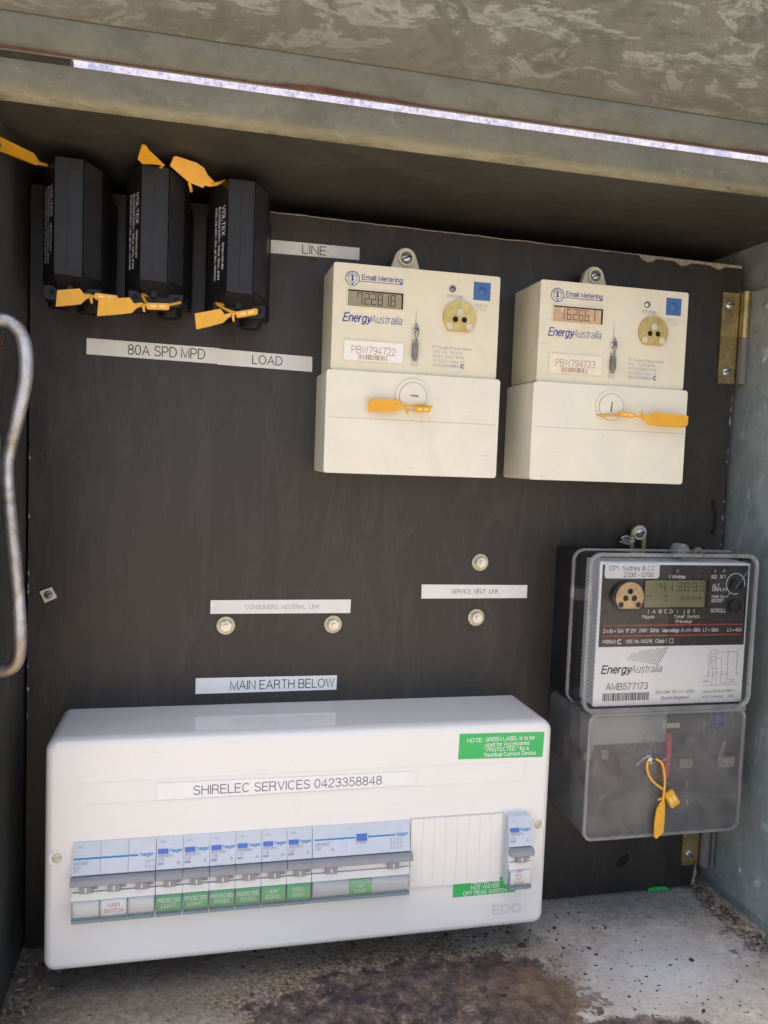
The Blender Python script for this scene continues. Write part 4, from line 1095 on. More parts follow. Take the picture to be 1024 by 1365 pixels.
for dx, dz, r_ in ((0, 4.6, 2.2), (-3.6, -0.6, 2.3), (3.6, -0.6, 2.3), (-7.2, -5.6, 2.2), (7.2, -5.6, 2.2)):
    cyl('port_hole', px_ + dx, pz_ + dz, r_, Y - 4.8, Y - 4.4, M['hole'], op, 20)
    ring('hole_rim', px_ + dx, pz_ + dz, r_, r_ + 0.4, Y - 4.95, Y - 4.5, M['brass_bronze'], op, 20)
dsp = box('display', 451.5, 503.6, Y - 0.6, Y - 0.2, 261.8, 283.0, M['lcd_green'], bmx)
frame_pts('display_bezel', rrect(450.6, 507, 260.8, 283.8, 1.2, 3), rrect(451.6, 506, 261.8, 282.9, 0.5, 3), Y - 1.3, Y - 0.2, M['black'], bmx)
seven_seg('lcd_digits', [('4', 464.2, 274.2, 5.2, 7.2), ('1', 474.2, 274.2, 1.4, 7.2), ('3', 478.6, 274.2, 5.0, 7.2), ('8', 485.4, 274.2, 5.0, 7.2), ('3', 492.0, 274.2, 4.6, 7.2), ('.', 497.1, 274.2, 1, 1), ('3', 498.2, 274.2, 4.6, 7.2)], Y - 0.75, M['seg_mid'], dsp, 0.8)
seven_seg('lcd_digits', [('0', 452.2, 267.2, 2.6, 4.2), ('7', 455.6, 267.2, 2.6, 4.2)], Y - 0.75, M['seg_mid'], dsp, 0.45)
text('S', 468.4, 267.0, 4.2, Y - 0.7, M['seg_mid'], dsp, 3.0, 0.03)
text('kW h', 483.4, 267.2, 3.7, Y - 0.7, M['seg_mid'], dsp, 13.0, 0.03)
cyl('lcd_dot', 499.6, 269.0, 1.3, Y - 0.72, Y - 0.6, M['seg_mid'], dsp, 12)
for cx, cz in ((478.6, 290.2), (511.6, 290.4), (519.4, 290.5)):
    ring('led_rim', cx, cz, 1.7, 2.5, Y - 1.0, Y - 0.3, M['black_face'], bmx, 20)
    cyl('led', cx, cz, 1.7, Y - 0.5, Y - 0.3, M['lead'], bmx, 16)
W_ = M['ink_white']
for s, x, z, h, w in (('1 Wh/imp', 471.8, 284.4, 2.4, 14), ('S2', 508.8, 284.6, 2.4, 4.6), ('S1', 516.6, 284.7, 2.4, 4.6), ('ALT', 510.4, 277.6, 2.4, 6), ('DISPLAY', 510.4, 274.6, 2.4, 13),
                      ('Hold for', 510.4, 269.2, 2.2, 11), ('BOOST', 510.4, 265.8, 2.4, 10.4), ('SCROLL', 510.2, 257.8, 2.6, 13.2), ('Ripple', 451.2, 253.4, 2.3, 10), ('Total', 478.2, 253.4, 2.3, 8), ('Switch', 489.8, 253.4, 2.3, 10.5), ('Previous', 480.2, 249.6, 2.3, 13.4),
                      ('A', 459.6, 257.4, 2.5, 2.4), ('B', 465, 257.4, 2.5, 2.2), ('C', 469.6, 257.4, 2.5, 2.3), ('D', 474.4, 257.4, 2.5, 2.3), ('2', 489.6, 257.4, 2.5, 2.0), ('1', 494.6, 257.4, 2.5, 1.2),
                      ('2 x Ib = 10A', 419.2, 242.7, 2.6, 16.5), ('1P 2W', 437.6, 242.7, 2.6, 8.8), ('240V', 449.2, 242.7, 2.6, 6.6), ('50Hz', 458.6, 242.7, 2.6, 7.2), ('Max ratings  A = N = 100A', 469.0, 242.6, 2.6, 33), ('LT = 100A', 504.6, 242.5, 2.6, 13.4), ('L1 = 40A', 526.4, 242.4, 2.6, 12.4),
                      ('N10943', 419.2, 234.4, 2.6, 10.2), ('NSC No. 14/2/16', 438.6, 234.4, 2.6, 22), ('Class 1', 463.6, 234.4, 2.6, 9.6)):
    text(s, x, z, h, Y2, W_, bmx, w, 0.025)
for x in (455.9, 480.9, 486.6):
    box('tick_line', x, x + 0.35, Y2 - 0.05, Y2 + 0.05, 253.4 if x > 486 else 257.2, 260, W_, bmx)
ring('tick_mark', 432.9, 235.6, 1.1, 2.0, Y2 - 0.05, Y2 + 0.02, W_, bmx, 20, (40, 320))
frame_pts('class_mark', rrect(475.4, 479.0, 233.9, 237.5, 0.2, 1), rrect(475.8, 478.6, 234.3, 237.1, 0.1, 1), Y2 - 0.05, Y2 + 0.02, W_, bmx)
for z in (247.7, 239.6):
    box('red_rule', 419.2, 539, Y2 - 0.05, Y2 + 0.05, z, z + 0.75, M['ink_red'], bmx)
for cx, cz, r_ in ((530.8, 279.4, 5.2), (530.2, 262.6, 5.4)):
    ring('button_collar', cx, cz, r_ - 1.4, r_, Y - 4, Y - 0.2, M['black_face'], bmx, 28)
    cyl('button', cx + 0.6, cz, r_ - 1.8, Y - 2.4, Y - 0.3, M['black'], bmx, 24, 0.5, 2)
ring('boost_arc', 530.6, 280.2, 7.9, 8.5, Y2 - 0.1, Y2 + 0.02, W_, bmx, 30, (-20, 290))
tube('boost_line', [(526, Y2 - .2, 273.2), (523.6, Y2 - .2, 269.8), (521.4, Y2 - .2, 269.8)], 0.3, W_, bmx, 6, False)
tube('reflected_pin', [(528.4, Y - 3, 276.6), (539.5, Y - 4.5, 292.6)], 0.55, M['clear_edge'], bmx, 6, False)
# white half
bm = bmesh.new()
for j in range(9):
    for i in range(13):
        u_ = i / 12; w2 = j / 8
        a = Vector((446.5, 0, 227.4)).lerp(Vector((473.8, 0, 229.4)), u_) ; b = Vector((440.0, 0, 221.2)).lerp(Vector((466.4, 0, 217.0)), u_)
        c_ = a.lerp(b, w2)
        if u_ < 0.12 * (1 - w2) + 0.02 * j and j < 2 and i < 4: continue
        sz = 0.55 + 0.45 * u_
        add_box(bm, c_.x, c_.x + sz, Y - 0.12, Y, c_.z, c_.z + sz)
finish('dot_pattern', bm, M['ink_grey'], bmx)
text('Energy', 419.6, 211.2, 5.8, Y - 0.08, M['ink'], bmx, 24, 0.025, 0.22)
text('Australia', 443.8, 211.2, 5.8, Y - 0.08, M['ink_grey'], bmx, 26.5, -0.004, 0.22)
text('AMB577173', 424.2, 198.2, 4.9, Y - 0.08, M['ink'], bmx, 35)
barcode(421.6, 460.6, 189.6, 195.6, Y - 0.12, M['ink'], bmx, 11)
text('EA Limit for L1 = 25A', 466.8, 194.2, 2.4, Y - 0.08, M['ink_grey'], bmx, 33)
text('Boost Disabled', 471.9, 189.4, 2.4, Y - 0.08, M['ink_grey'], bmx, 23.4)
text('Cat.No. E121MK21MNRRE-A', 507.2, 193.6, 2.0, Y - 0.08, M['ink_grey'], bmx, 29.5)
text('AMPY Metering', 507.2, 189.4, 2.0, Y - 0.08, M['ink_grey'], bmx, 18.6)
text('2006', 530.6, 189.4, 2.0, Y - 0.08, M['ink_grey'], bmx, 5.6)
bm = bmesh.new()
def ln(x0, z0, x1, z1, w=0.28):
    add_box(bm, min(x0, x1) - w / 2, max(x0, x1) + w / 2, Y - 0.12, Y, min(z0, z1) - w / 2, max(z0, z1) + w / 2)
for z in (226.0, 221.0, 216.2):
    ln(513.6, z - 1.6, 518, z - 1.6); ln(513.6, z + 1.6, 518, z + 1.6); ln(513.6, z - 1.6, 513.6, z + 1.6); ln(518, z - 1.6, 518, z + 1.6)
ln(518, 226, 537, 226); ln(518, 221, 523, 221); ln(523, 221, 523, 201); ln(523, 201, 538, 201); ln(528.6, 226, 528.6, 204); ln(528.6, 204, 536, 204); ln(537, 226, 537, 206)
ln(511.6, 226, 511.6, 206); ln(514, 213, 520, 213); ln(508, 199.4, 538, 199.4); ln(508, 206.6, 511.6, 206.6)
ln(515.5, 213, 515.5, 199.6); ln(518.6, 213, 518.6, 199.6)
for i in range(10): ln(511.6 + (i % 5) * 4, 208 + (i % 3), 512.6 + (i % 5) * 4, 208 + (i % 3), 0.5)
for z in (223, 218, 213, 209): ln(536, z, 538.4, z)
finish('wiring_diagram', bm, M['ink_faint'], bmx)
text('Supply', 506.4, 202.2, 1.6, Y - 0.08, M['ink_faint'], bmx, 6.5)
text('Load', 531, 202.0, 1.4, Y - 0.08, M['ink_faint'], bmx, 4.4)
# clear top cover: open-backed shell
def shell(name, outer, y0, y1, wall, mat, parent, lip=None, bev=2.5):
    """thin walled tray open towards +y: outline outer (x,z), front at y0"""
    bm = bmesh.new()
    n = len(outer); cx = sum(p_[0] for p_ in outer) / n; cz = sum(p_[1] for p_ in outer) / n
    A = [bm.verts.new((p_[0], y0, p_[1])) for p_ in outer]
    B = [bm.verts.new((p_[0], y1, p_[1])) for p_ in outer]
    bm.faces.new(A)
    for i in range(n): bm.faces.new((A[i], B[i], B[(i + 1) % n], A[(i + 1) % n]))
    es = [e for e in bm.edges if e.verts[0] in A and e.verts[1] in A]
    bmesh.ops.bevel(bm, geom=es, offset=bev, segments=3, profile=0.5, affect='EDGES')
    return finish(name, bm, mat, parent, smooth=50)
tcv = shell('clear_top_cover', rrect(402.5, 545.5, 183.2, 303.4, 9, 6), -73, -45, 1.5, M['clear'], bmx)
frame_pts('cover_edge', rrect(401.8, 546.2, 182.6, 304.2, 9.5, 6), rrect(404.6, 543.4, 185.2, 301.4, 7.4, 6), -74.0, -71.6, M['clear_edge'], tcv, 0.6)
frame_pts('cover_flange', rrect(401.6, 546.4, 182.6, 304.4, 9.5, 6), rrect(403.4, 544.4, 184.4, 302.6, 8, 6), -47.5, -45.0, M['clear_edge'], tcv, 0.4)
# lower clear terminal cover
lcv = shell('clear_terminal_cover', rrect(409.2, 544.2, 82.8, 180.6, 7, 6), -71.5, -3, 1.5, M['clear_smoke'], bmx, bev=2)
frame_pts('cover_edge', rrect(408.8, 544.6, 82.4, 181.2, 7.2, 6), rrect(410.9, 542.5, 84.4, 179.2, 6, 6), -72.6, -70.6, M['clear_edge'], lcv, 0.4)
box('label_pocket', 413, 476.5, -69.5, -66.5, 156.5, 178.8, M['clear_edge'], lcv, 0.4, 1)
box('side_lug', 410.2, 414.4, -70, -56, 150, 179, M['clear_edge'], lcv, 0.5, 1)
box('corner_rib', 514, 515.2, -70, -62, 158, 180, M['clear_edge'], lcv)
box('corner_rib', 534, 535.2, -70, -62, 158, 180, M['clear_edge'], lcv)
box('edge_lip', 410, 543.5, -73.4, -67.6, 179.8, 183.4, M['clear_edge'], bmx, 0.5, 1)
# things inside the terminal cover
box('terminal_block', 413, 540, -34, -0.5, 150, 184, M['term'], bmx, 1, 2)
box('terminal_block', 414, 540, -22, -0.5, 128, 150, M['black_face'], bmx, 1, 2)
tube('red_wire', [(506, -26, 150), (505, -30, 138), (503, -32, 124), (502.5, -30, 112), (503, -16, 107)], 3.0, M['red'], bmx, 10)
tube('blue_wire', [(537, -40, 176), (541, -42, 166), (541, -38, 158)], 4.2, M['blue_dark'], bmx, 10)
tube('cable', [(436, -30, 150), (435, -38, 130), (434, -30, 112), (434, -8, 104)], 4.6, M['term'], bmx, 10)
tube('cable', [(484, -30, 150), (484, -40, 128), (483, -30, 108), (483, -8, 98)], 4.6, M['term'], bmx, 10)
box('brass_terminal', 424, 446, -38, -34.2, 132, 140, M['lead'], bmx, 0.6, 1)
box('brass_terminal', 520, 532, -26, -22.2, 116, 124, M['lead'], bmx, 0.6, 1)
box('terminal_text', 489, 504, -46, -45, 158.5, 162.5, M['cream_line'], bmx)
tube('clear_peg', [(535, -62, 152), (531, -63, 142), (528.5, -63.5, 134)], 1.8, M['clear_edge'], bmx, 8)
cyl('screw_boss', 462.6, 144.6, 6.0, -71, -14, M['clear_edge'], bmx, 24)
slot_screw(462.7, 143.2, 3.1, -72.6, M['zinc'], bmx, 20)
tube('wing', [(450.5, -73, 140.4), (456, -73.6, 145.4), (462, -74, 148), (469, -73.6, 146.4), (475.5, -73, 144.0), (470, -73, 142.4)], 0.7, M['clear_edge'], bmx, 6)
slot_screw(416.6, 160.2 - 4, 2.4, -2, M['zinc'], bmx, 0)
# hanger, cap, wire at top
pe = [(472.6, 301), (472.2, 309)]
for i in range(9):
    a = R(180 - 180 * i / 8); pe.append((479.5 + 6.6 * math.cos(a), 313.6 + 6.6 * math.sin(a)))
pe += [(486.6, 309), (486.6, 301), (483.4, 301), (483.2, 308)]
for i in range(7):
    a = R(0 + 180 * i / 6); pe.append((479.5 + 3.7 * math.cos(a), 308.6 + 3.4 * math.sin(a)))
pe += [(475.8, 308), (475.6, 301)]
prism('hanger_bracket', pe[::-1], -8, -5.5, M['brass'], bmx, 'y')
ring('hanger_washer', 479.8, 314.0, 3.4, 6.2, -9.2, -8.1, M['zinc'], bmx, 28)
slot_screw(479.8, 314.0, 3.9, -9.6, M['zinc'], bmx, 10)
cap_ = tube('seal_cap', [(487, -52, 305.4), (487, -62, 305.4)], 5.2, M['clear_edge'], bmx, 20, False)
ring('wire_ring', 501.5, 303.6, 2.0, 4.2, -60, -58, M['lead'], bmx, 20)
bm = bmesh.new()
add_tube(bm, [(484, -62, 302), (488, -64, 304.5), (492, -62, 302.5), (496, -60, 304), (500, -60, 303)], 0.6, 6)
add_tube(bm, [(486, -62, 303.6), (490, -64, 301.8), (495, -62, 303.6), (498, -60, 302)], 0.6, 6)
finish('sealing_wire', bm, M['lead'], bmx)
bm = bmesh.new(); rw = random.Random(4)
for k_ in range(9):
    q = [(462 + rw.uniform(0, 13), rw.uniform(-12, -5), 306 + rw.uniform(-2, 5)) for _ in range(5)]
    add_tube(bm, q, 0.35, 5)
finish('wire_tangle', bm, M['zinc'], bmx)
# its seal
seal('yellow seal hanging by its loop in front of the clear terminal cover',
     [(471.8, -76, 112), (467.8, -76.4, 105.2), (466.6, -77, 96), (466.6, -77, 84.6), (468.8, -77, 82.6), (474.6, -77, 87.4), (475.2, -76.6, 100), (475.0, -76, 111.6)],
     [[(459.6, -73.5, 144), (458.4, -75, 138), (461, -76, 131), (466, -76.2, 126), (472, -76, 121.6)],
      [(466, -73.5, 145), (470.6, -75, 142), (472.8, -76, 134), (473.8, -76, 126), (473.4, -76, 116), (473.2, -76, 111)]],
     ((479.8, -77.2, 114.0), (4.0, 1.2, 6.4), 32), (472, -76, 112), 1.0, (-76.6, [(471.5, 115), (472, 113.5), (468.4, 112.6), (468.6, 113.6)]))

# ------------------------------------------------------------------ distribution board
db = thing('distribution_board', 'glossy white consumer unit mounted at the bottom of the panel', 'distribution board', (203, 0, 17))
fx0, fx1, fz0, fz1 = 23.8, 382.2, 17.6, 175.8
# body: a rounded tray built ring by ring, lower edge slightly slanting as in a moulded lid
bm = bmesh.new()
prof = [(-0.2, 0.0), (-59, -0.2), (-60.5, -0.15), (-63.8, 0.25), (-66.2, 1.3), (-67.5, 2.9), (-68.0, 4.8), (-68.02, 5.8)]
rings = []
for y, ins in prof:
    r_ = max(1.0, 8 - ins)
    o_ = rrect(fx0 + ins, fx1 - ins, fz0 + ins, fz1 - ins, r_, 6)
    rings.append([bm.verts.new((a, y, b)) for a, b in o_])
n = len(rings[0])
for a, b in zip(rings, rings[1:]):
    for i in range(n): bm.faces.new((a[i], a[(i + 1) % n], b[(i + 1) % n], b[i]))
bm.faces.new(rings[-1])
cv_ = finish('cover', bm, M['white'], db, smooth=50)
wm_ = cv_.modifiers.new('weighted_normal', 'WEIGHTED_NORMAL'); wm_.keep_sharp = True; wm_.weight = 100
Yf = -68.0
# raised header strip outline, small window outline
for (x0, x1, z0, z1) in ((45, 361.3, 131.2, 146.9),):
    frame_pts('header_recess', rrect(x0, x1, z0, z1, 1.5, 2), rrect(x0 + 0.9, x1 - 0.9, z0 + 0.9, z1 - 0.9, 1.0, 2), Yf - 0.35, Yf + 0.2, M['white'], db, 0.12)
frame_pts('corner_recess', rrect(39.5, 70.5, 153, 167, 1.2, 2), rrect(40.3, 69.7, 153.8, 166.2, 1.0, 2), Yf - 0.2, Yf + 0.2, M['white'], db, 0.08)
# contractor label
cl = prism('contractor_label', [(95, 132.4), (275, 133.2), (275, 143.0), (95, 144.2)], Yf - 0.75, Yf - 0.2, M['label_bright'], db)
text('SHIRELEC SERVICES 0423358848', 119.4, 135.0, 6.0, Yf - 0.82, M['ink_grey'], cl, 131)
# green note
gn = prism('green_note', [(307.7, 150.2), (374.3, 148.9), (375, 168.0), (308.2, 169.1)], Yf - 0.35, Yf - 0.05, M['green'], db)
for s, x, z, w in (('NOTE:', 314.3, 162.6, 11.6), ('GREEN LABEL is to be', 328.6, 162.8, 38.4), ('used for Accessories', 328.4, 158.9, 34.6), ('" PROTECTED " by a', 327.2, 155.1, 35.4), ('Residual Current Device', 328.0, 151.1, 40.5)):
    text(s, x, z, 2.75, Yf - 0.42, M['ink_white'], gn, w, 0.015)
hw = prism('green_note', [(308.3, 45.2), (357.7, 45.4), (357.7, 58), (308.2, 58)], Yf - 0.3, Yf - 0.05, M['green'], db)
for s, x, z, w in (('PROTECTED', 322.2, 53.7, 22.6), ('HOT WATER', 322.4, 50.1, 22), ('OFF PEAK SWITCH', 316.4, 46.2, 34)):
    text(s, x, z, 2.7, Yf - 0.38, M['ink_white'], hw, w, 0.015)
frame_pts('logo_frame', rrect(336.2, 366.8, 26.2, 39.0, 0.6, 2), rrect(336.8, 366.2, 26.8, 38.4, 0.4, 2), Yf - 0.25, Yf + 0.1, M['white'], db, 0.08)
o = text('EDO', 340.6, 29.6, 6.2, Yf - 0.28, M['seam'], db, 22, 0.02, name='embossed_logo')
# pale pocket of blank modules
Yb = -68.7
for i in range(8):
    w = 70.4 / 8; x = 273.9 + i * w
    prism('blank_module', [(x + 0.06, 56.4 - 0.08 * i), (x + w - 0.06, 56.3 - 0.08 * i), (x + w - 0.06, 107.3), (x + 0.06, 107.4)], Yb - 0.9, Yb + 0.9, M['blank'], db, 'y', 0.16, 1)
box('opening_shadow', 273.0, 345.2, -68.25, -67.9, 55.6, 108.2, M['seam'], db)
# cover screws
for x, z, a in ((32.3, 97.1, 20), (373.4, 96.9, 65)):
    k = ring('screw_collar', x, z, 3.4, 5.2, Yf - 0.6, Yf + 0.2, M['blank'], db, 30)
    slot_screw(x, z, 3.5, Yf - 0.1, M['peach_hole'], k, a, 'cover_screw', 0.3, M['crease'])

# ------------------------------------------------------------------ modules in the board
ZT, ZB = 107.0, 55.6
def module(x0, x1, label, cat, poles, green=None, logo_x=None, model=None, rating=None, dy=0, button=True, group='circuit breakers in the white board', deep=False, lblmat=None, name='circuit_breaker', stripe=None):
    t = thing(name, label, cat, (x0, 0, ZB), group)
    g = 0.12
    a, b = x0 + g, x1 - g
    # rear body box just proud of the cover
    prism('body', [(-40, ZB), (-40, ZT), (-68.6 + dy, ZT), (-73.6 + dy, 86.4), (-71.6 + dy, 85.6), (-71.2 + dy, 75.2), (-72.4 + dy, 74.6), (-73.4 + dy, ZB + 13.4), (-70.5 + dy, ZB + 13), (-70.5 + dy, ZB)], a, b, M['blue_mod'], t, 'x', 0.2, 1)
    # faceplate front details follow the slanting upper face
    def up(x, z, out=0.3):      # point on slanted face
        k = (ZT - z) / (ZT - 86.4)
        return Vector((x, -68.6 + dy - 5.0 * k - out, z))
    ez = (up(0, 100) - up(0, 90)).normalized(); ex = Vector((1, 0, 0))
    if poles > 1:
        for i in range(1, poles):
            if cat != 'main switch': break
            xx = x0 + (x1 - x0) * i / poles
            prism('pole_seam', [(up(0, ZT - .3).y, ZT - .3), (up(0, 87).y, 87), (up(0, 87).y + 0.6, 87), (up(0, ZT - .3).y + 0.6, ZT - .3)], xx - 0.12, xx + 0.12, M['ink_faint'], t, 'x')
            box('pole_seam', xx - 0.12, xx + 0.12, -73.6 + dy, -72.5 + dy, ZB + 13.5, 75, M['ink_faint'], t)
    box('lower_face', a, b, -73.9 + dy, -72.6 + dy, ZB + 13.6, 74.6, M['white_mod'], t, 0.2, 1)
    box('sill', a, b, -72.6 + dy, -71.3 + dy, 74.9, 79.5, M['white_mod'], t)
    # toggle
    tx0, tx1 = (a - (1.0 if poles > 1 else 0), b + (1.6 if cat == 'residual current breaker' else (1.0 if deep else 0)))
    tg = prism('toggle', [(-72 + dy, 85.4), (-76.0 + dy, 85.0), (-77.6 + dy, 83.8), (-77.9 + dy, 81.0), (-76.6 + dy, 80.1), (-72 + dy, 80.4)], tx0 + .1, tx1 - .1, M['toggle'], t, 'x', 0.5, 2)
    if deep:
        ring('toggle_eye', 0, 0, 0.6, 1.2, 0, 0.3, M['hole'], tg, 14).matrix_local = Matrix.Translation((Vector((tx0 + 0.0, -77.2 + dy, 82.4)) - t.location / S) * S) @ Matrix.Rotation(R(90), 4, 'Z')
    for i in range(poles):
        if cat == 'residual current breaker' and i in (1, 2): continue
        w = (x1 - x0) / poles; c = x0 + w * (i + 0.52)
        if cat == 'residual current breaker': c = x0 + (13.5 if i == 0 else 58.5)
        s = box('toggle_stub', c - 4.0, c + 4.0, -76.4 + dy, -72.2 + dy, 75.2, 80.6, M['toggle'], t, 0.4, 1)
        box('on_mark', c - 0.4, c + 0.4, -76.55 + dy, -76.3 + dy, 76.2, 79.2, M['ink_white'], s)
        box('maker_tab', x0 + w * (i + 1) - 4.6, x0 + w * (i + 1) - 1.0, -72.9 + dy, -72.5 + dy, 76.2, 78.2, M['ink_faint'] if cat != 'residual current breaker' else M['white_mod'], t)
    # label pocket(s)
    npk = poles if cat == 'main switch' else 1
    for i in range(npk):
        w = (b - a) / npk; pa, pb = a + w * i + 0.1, a + w * (i + 1) - 0.1
        if green and (cat != 'main switch' or i == 1):
            gx0, gx1 = (pa + 0.3, pb - 0.3) if cat != 'residual current breaker' else (x0 + 27, x0 + 43.5)
            cl_ = box('circuit_label', gx0, gx1, -73.4 + dy, -72.6 + dy, ZB + 1.9, ZB + 13.2, lblmat or M['green'], t)
            ink = M['ink_white'] if (lblmat or M['green']) is M['green'] else M['ink_red']
            L_ = green; hh = 2.6 if len(L_) < 3 else 2.0
            z = ZB + (7.7 if len(L_) == 2 else 10.2)
            if cat == 'residual current breaker' or len(L_) == 3: z = ZB + 9.6; hh = 2.2
            if len(L_) == 4: z = ZB + 10.6; hh = 1.9
            for ln_ in L_:
                text(ln_, (gx0 + gx1) / 2, z, hh, -73.5 + dy, ink, cl_, min(gx1 - gx0 - 1.6, len(ln_) * hh * 0.74), 0.012, align='C')
                z -= hh * 1.5
        else:
            box('pocket_back', pa + 0.3, pb - 0.3, -73.2 + dy, -72.6 + dy, ZB + 1.9, ZB + 13.2, M['white_mod'], t)
        if cat == 'residual current breaker':
            box('pocket_back', pa + 0.3, x0 + 27, -73.2 + dy, -72.6 + dy, ZB + 1.9, ZB + 13.2, M['mesh_grey'], t)
            box('pocket_back', x0 + 43.5, pb - 0.3, -73.2 + dy, -72.6 + dy, ZB + 1.9, ZB + 13.2, M['mesh_grey'], t)
        wd = prism('label_window', [(-74.6 + dy, ZB + 0.6), (-76.2 + dy, ZB + 1.6), (-76.1 + dy, ZB + 9.6), (-75.4 + dy, ZB + 12.2), (-74.0 + dy, ZB + 13.6), (-74.6 + dy, ZB + 12.0)], pa, pb, M['window'], t, 'x', 0.15, 1)
        box('window_rim', pa, pb, -76.3 + dy, -70.6 + dy, ZB - 0.6, ZB + 1.5, M['window_rim'], wd, 0.3, 1)
        box('window_rim', pa, pa + 0.5, -76.3 + dy, -73.2 + dy, ZB + 1.5, ZB + 12.6, M['window_rim'], wd, 0.1, 1)
    # printing on the upper face
    def tx(s, x, z, h, mat, w=None, bold=0.0, align='L'):
        text(s, 0, 0, h, 0, mat, t, w, bold, align=align, basis=(up(x, z, 0.12 + 0.0), ex, ez))
    def patch(nm, xa, xb, za, zb, mat, out=0.25, th=0.4):
        bm = bmesh.new()
        q = [up(xa, za, out), up(xb, za, out), up(xb, zb, out), up(xa, zb, out)]
        A_ = [bm.verts.new(v_) for v_ in q]; B_ = [bm.verts.new(v_ + Vector((0, th, 0))) for v_ in q]
        bm.faces.new(A_); bm.faces.new(B_[::-1])
        for i in range(4): bm.faces.new((A_[i], B_[i], B_[(i + 1) % 4], A_[(i + 1) % 4]))
        return finish(nm, bm, mat, t)
    if cat == 'main switch':
        patch('blue_stripe', a + 0.6, x1 - 11.4, 96.1, 97.1, M['ink_cyan'])
        tx('hager', x1 - 9.8, 95.8, 2.2, M['ink_cyan'], 8.4, 0.03)
        tx(model, a + 0.8, 93.0, 1.8, M['ink_mid'], 9); tx('63A', a + 0.8, 90.6, 1.6, M['ink_mid'], 4); tx('IEC', a + 1.2, 88.4, 1.5, M['ink_mid'], 3)
        for i in range(3):
            tx('3', x1 - 6.6 + i * 2.2, 91.4, 1.8, M['ink_mid'], 1.1); tx('3', x1 - 6.6 + i * 2.2, 88.2, 1.8, M['ink_mid'], 1.1)
    elif cat == 'residual current breaker':
        patch('blue_stripe', a + 1.4, a + 30.5, 97.4, 98.3, M['ink_cyan'])
        patch('blue_stripe', a + 40, a + 60, 97.4, 98.3, M['ink_cyan'])
        bt = patch('test_button', a + 31.5, a + 39, 95.8, 100.0, M['test'], 1.2, 1.2)
        tx('hager', x1 - 9.8, 97.2, 2.2, M['ink_cyan'], 8.4, 0.03)
        tx(model, a + 1.4, 94.0, 1.8, M['ink_mid'], 11); tx(rating, a + 1.4, 91.4, 1.8, M['ink_mid'], 4.4)
        for i in range(4):
            for zz in (94.4, 91.6, 88.8): tx('3', x1 - 15 + i * 2.6, zz, 1.7, M['ink_mid'], 1.1)
        tx('T = TEST', a + 30.4, 93.6, 1.2, M['ink_mid'], 8)
        tx('A', a + 13.2, 90, 2.2, M['ink_mid'], 2.0)
    else:
        patch('test_button', a + 1.0, a + 7.8, 96.6, 99.2, M['test'], 0.9, 0.9)
        tx('hager', a + 9.2, 97.0, 2.1, M['ink_cyan'], 7.8, 0.03)
        tx(model, a + 1.0, 94.0, 1.7, M['ink_mid'], 10.5); tx(rating, a + 1.0, 91.6, 1.7, M['ink_mid'], 4); tx('6000', a + 1.0, 89.4, 1.3, M['ink_mid'], 3.6, 0.04)
        tx('A', x1 - 4.2, 89.2, 2.3, M['ink_mid'], 2.4)
    # little moulded triangle near the top
    q = []
    c = x0 + 4.4 if cat != 'residual current breaker' else x0 + 27
    bm = bmesh.new()
    for sx, sz in ((1, 1), (0.55, 0.5)):
        A_ = [up(c - 2.4 * sx, 103.0, 0.12), up(c, 103.0 + 1.5 * sz, 0.12), up(c + 2.4 * sx, 103.0, 0.12), up(c + 2.0 * sx, 103.0, 0.12), up(c, 103.0 + 1.15 * sz, 0.12), up(c - 2.0 * sx, 103.0, 0.12)]
        vs = [bm.verts.new(v_) for v_ in A_]
        bm.faces.new((vs[0], vs[1], vs[4], vs[5])); bm.faces.new((vs[1], vs[2], vs[3], vs[4]))
    finish('moulded_arrow', bm, M['ink_faint'], t)
    return t
M['test'] = plastic('blue_test_button', (0.06, 0.16, 0.52), 0.35, 0.05)
mt = 17.62
module(42.2, 95.3, 'three pole main switch labelled MAIN SWITCH in red, leftmost in the white board', 'main switch', 3, ['MAIN', 'SWITCH'], model='MSN380', lblmat=M['paper'], name='main_switch', group='switchgear modules in the white board')
info = [(['PROTECTED', 'LIGHT'], 'ADC910T', 'C10', 'circuit breaker labelled PROTECTED LIGHT, next to the main switch'),
        (['PROTECTED', 'LIGHT'], 'ADC910T', 'C10', 'circuit breaker labelled PROTECTED LIGHT, beside the first POWER breaker'),
        (['PROTECTED', 'POWER'], 'ADC916T', 'C16', 'circuit breaker labelled PROTECTED POWER, beside the LIGHT breakers'),
        (['PROTECTED', 'POWER'], 'ADC916T', 'C16', 'circuit breaker labelled PROTECTED POWER, beside the narrow AIR COND breaker'),
        (['AIR', 'COND.'], 'ADC916T', 'C16', 'narrow circuit breaker labelled AIR COND'),
        (['WALL', 'OVEN'], 'ADC920T', 'C20', 'circuit breaker labelled WALL OVEN')]
for i, (gl_, md, rt, lb) in enumerate(info):
    module(95.6 + i * mt, 95.6 + (i + 1) * mt, lb, 'circuit breaker', 1, gl_, model=md, rating=rt, group='switchgear modules in the white board')
module(201.5, 272.6, 'wide four pole residual current breaker with blue test button in the white board', 'residual current breaker', 4, ['PROTECTED', 'AIR', 'COND.'], model='ADM420T', rating='C20', name='residual_current_breaker', group='switchgear modules in the white board')
op_ = module(346.6, 364.2, 'single breaker labelled OFF PEAK HOT WATER at the right end of the white board', 'circuit breaker', 1, ['OFF', 'PEAK', 'HOT', 'WATER'], model='ADC920T', rating='C20', dy=-6, deep=True, lblmat=M['paper'], group='switchgear modules in the white board')

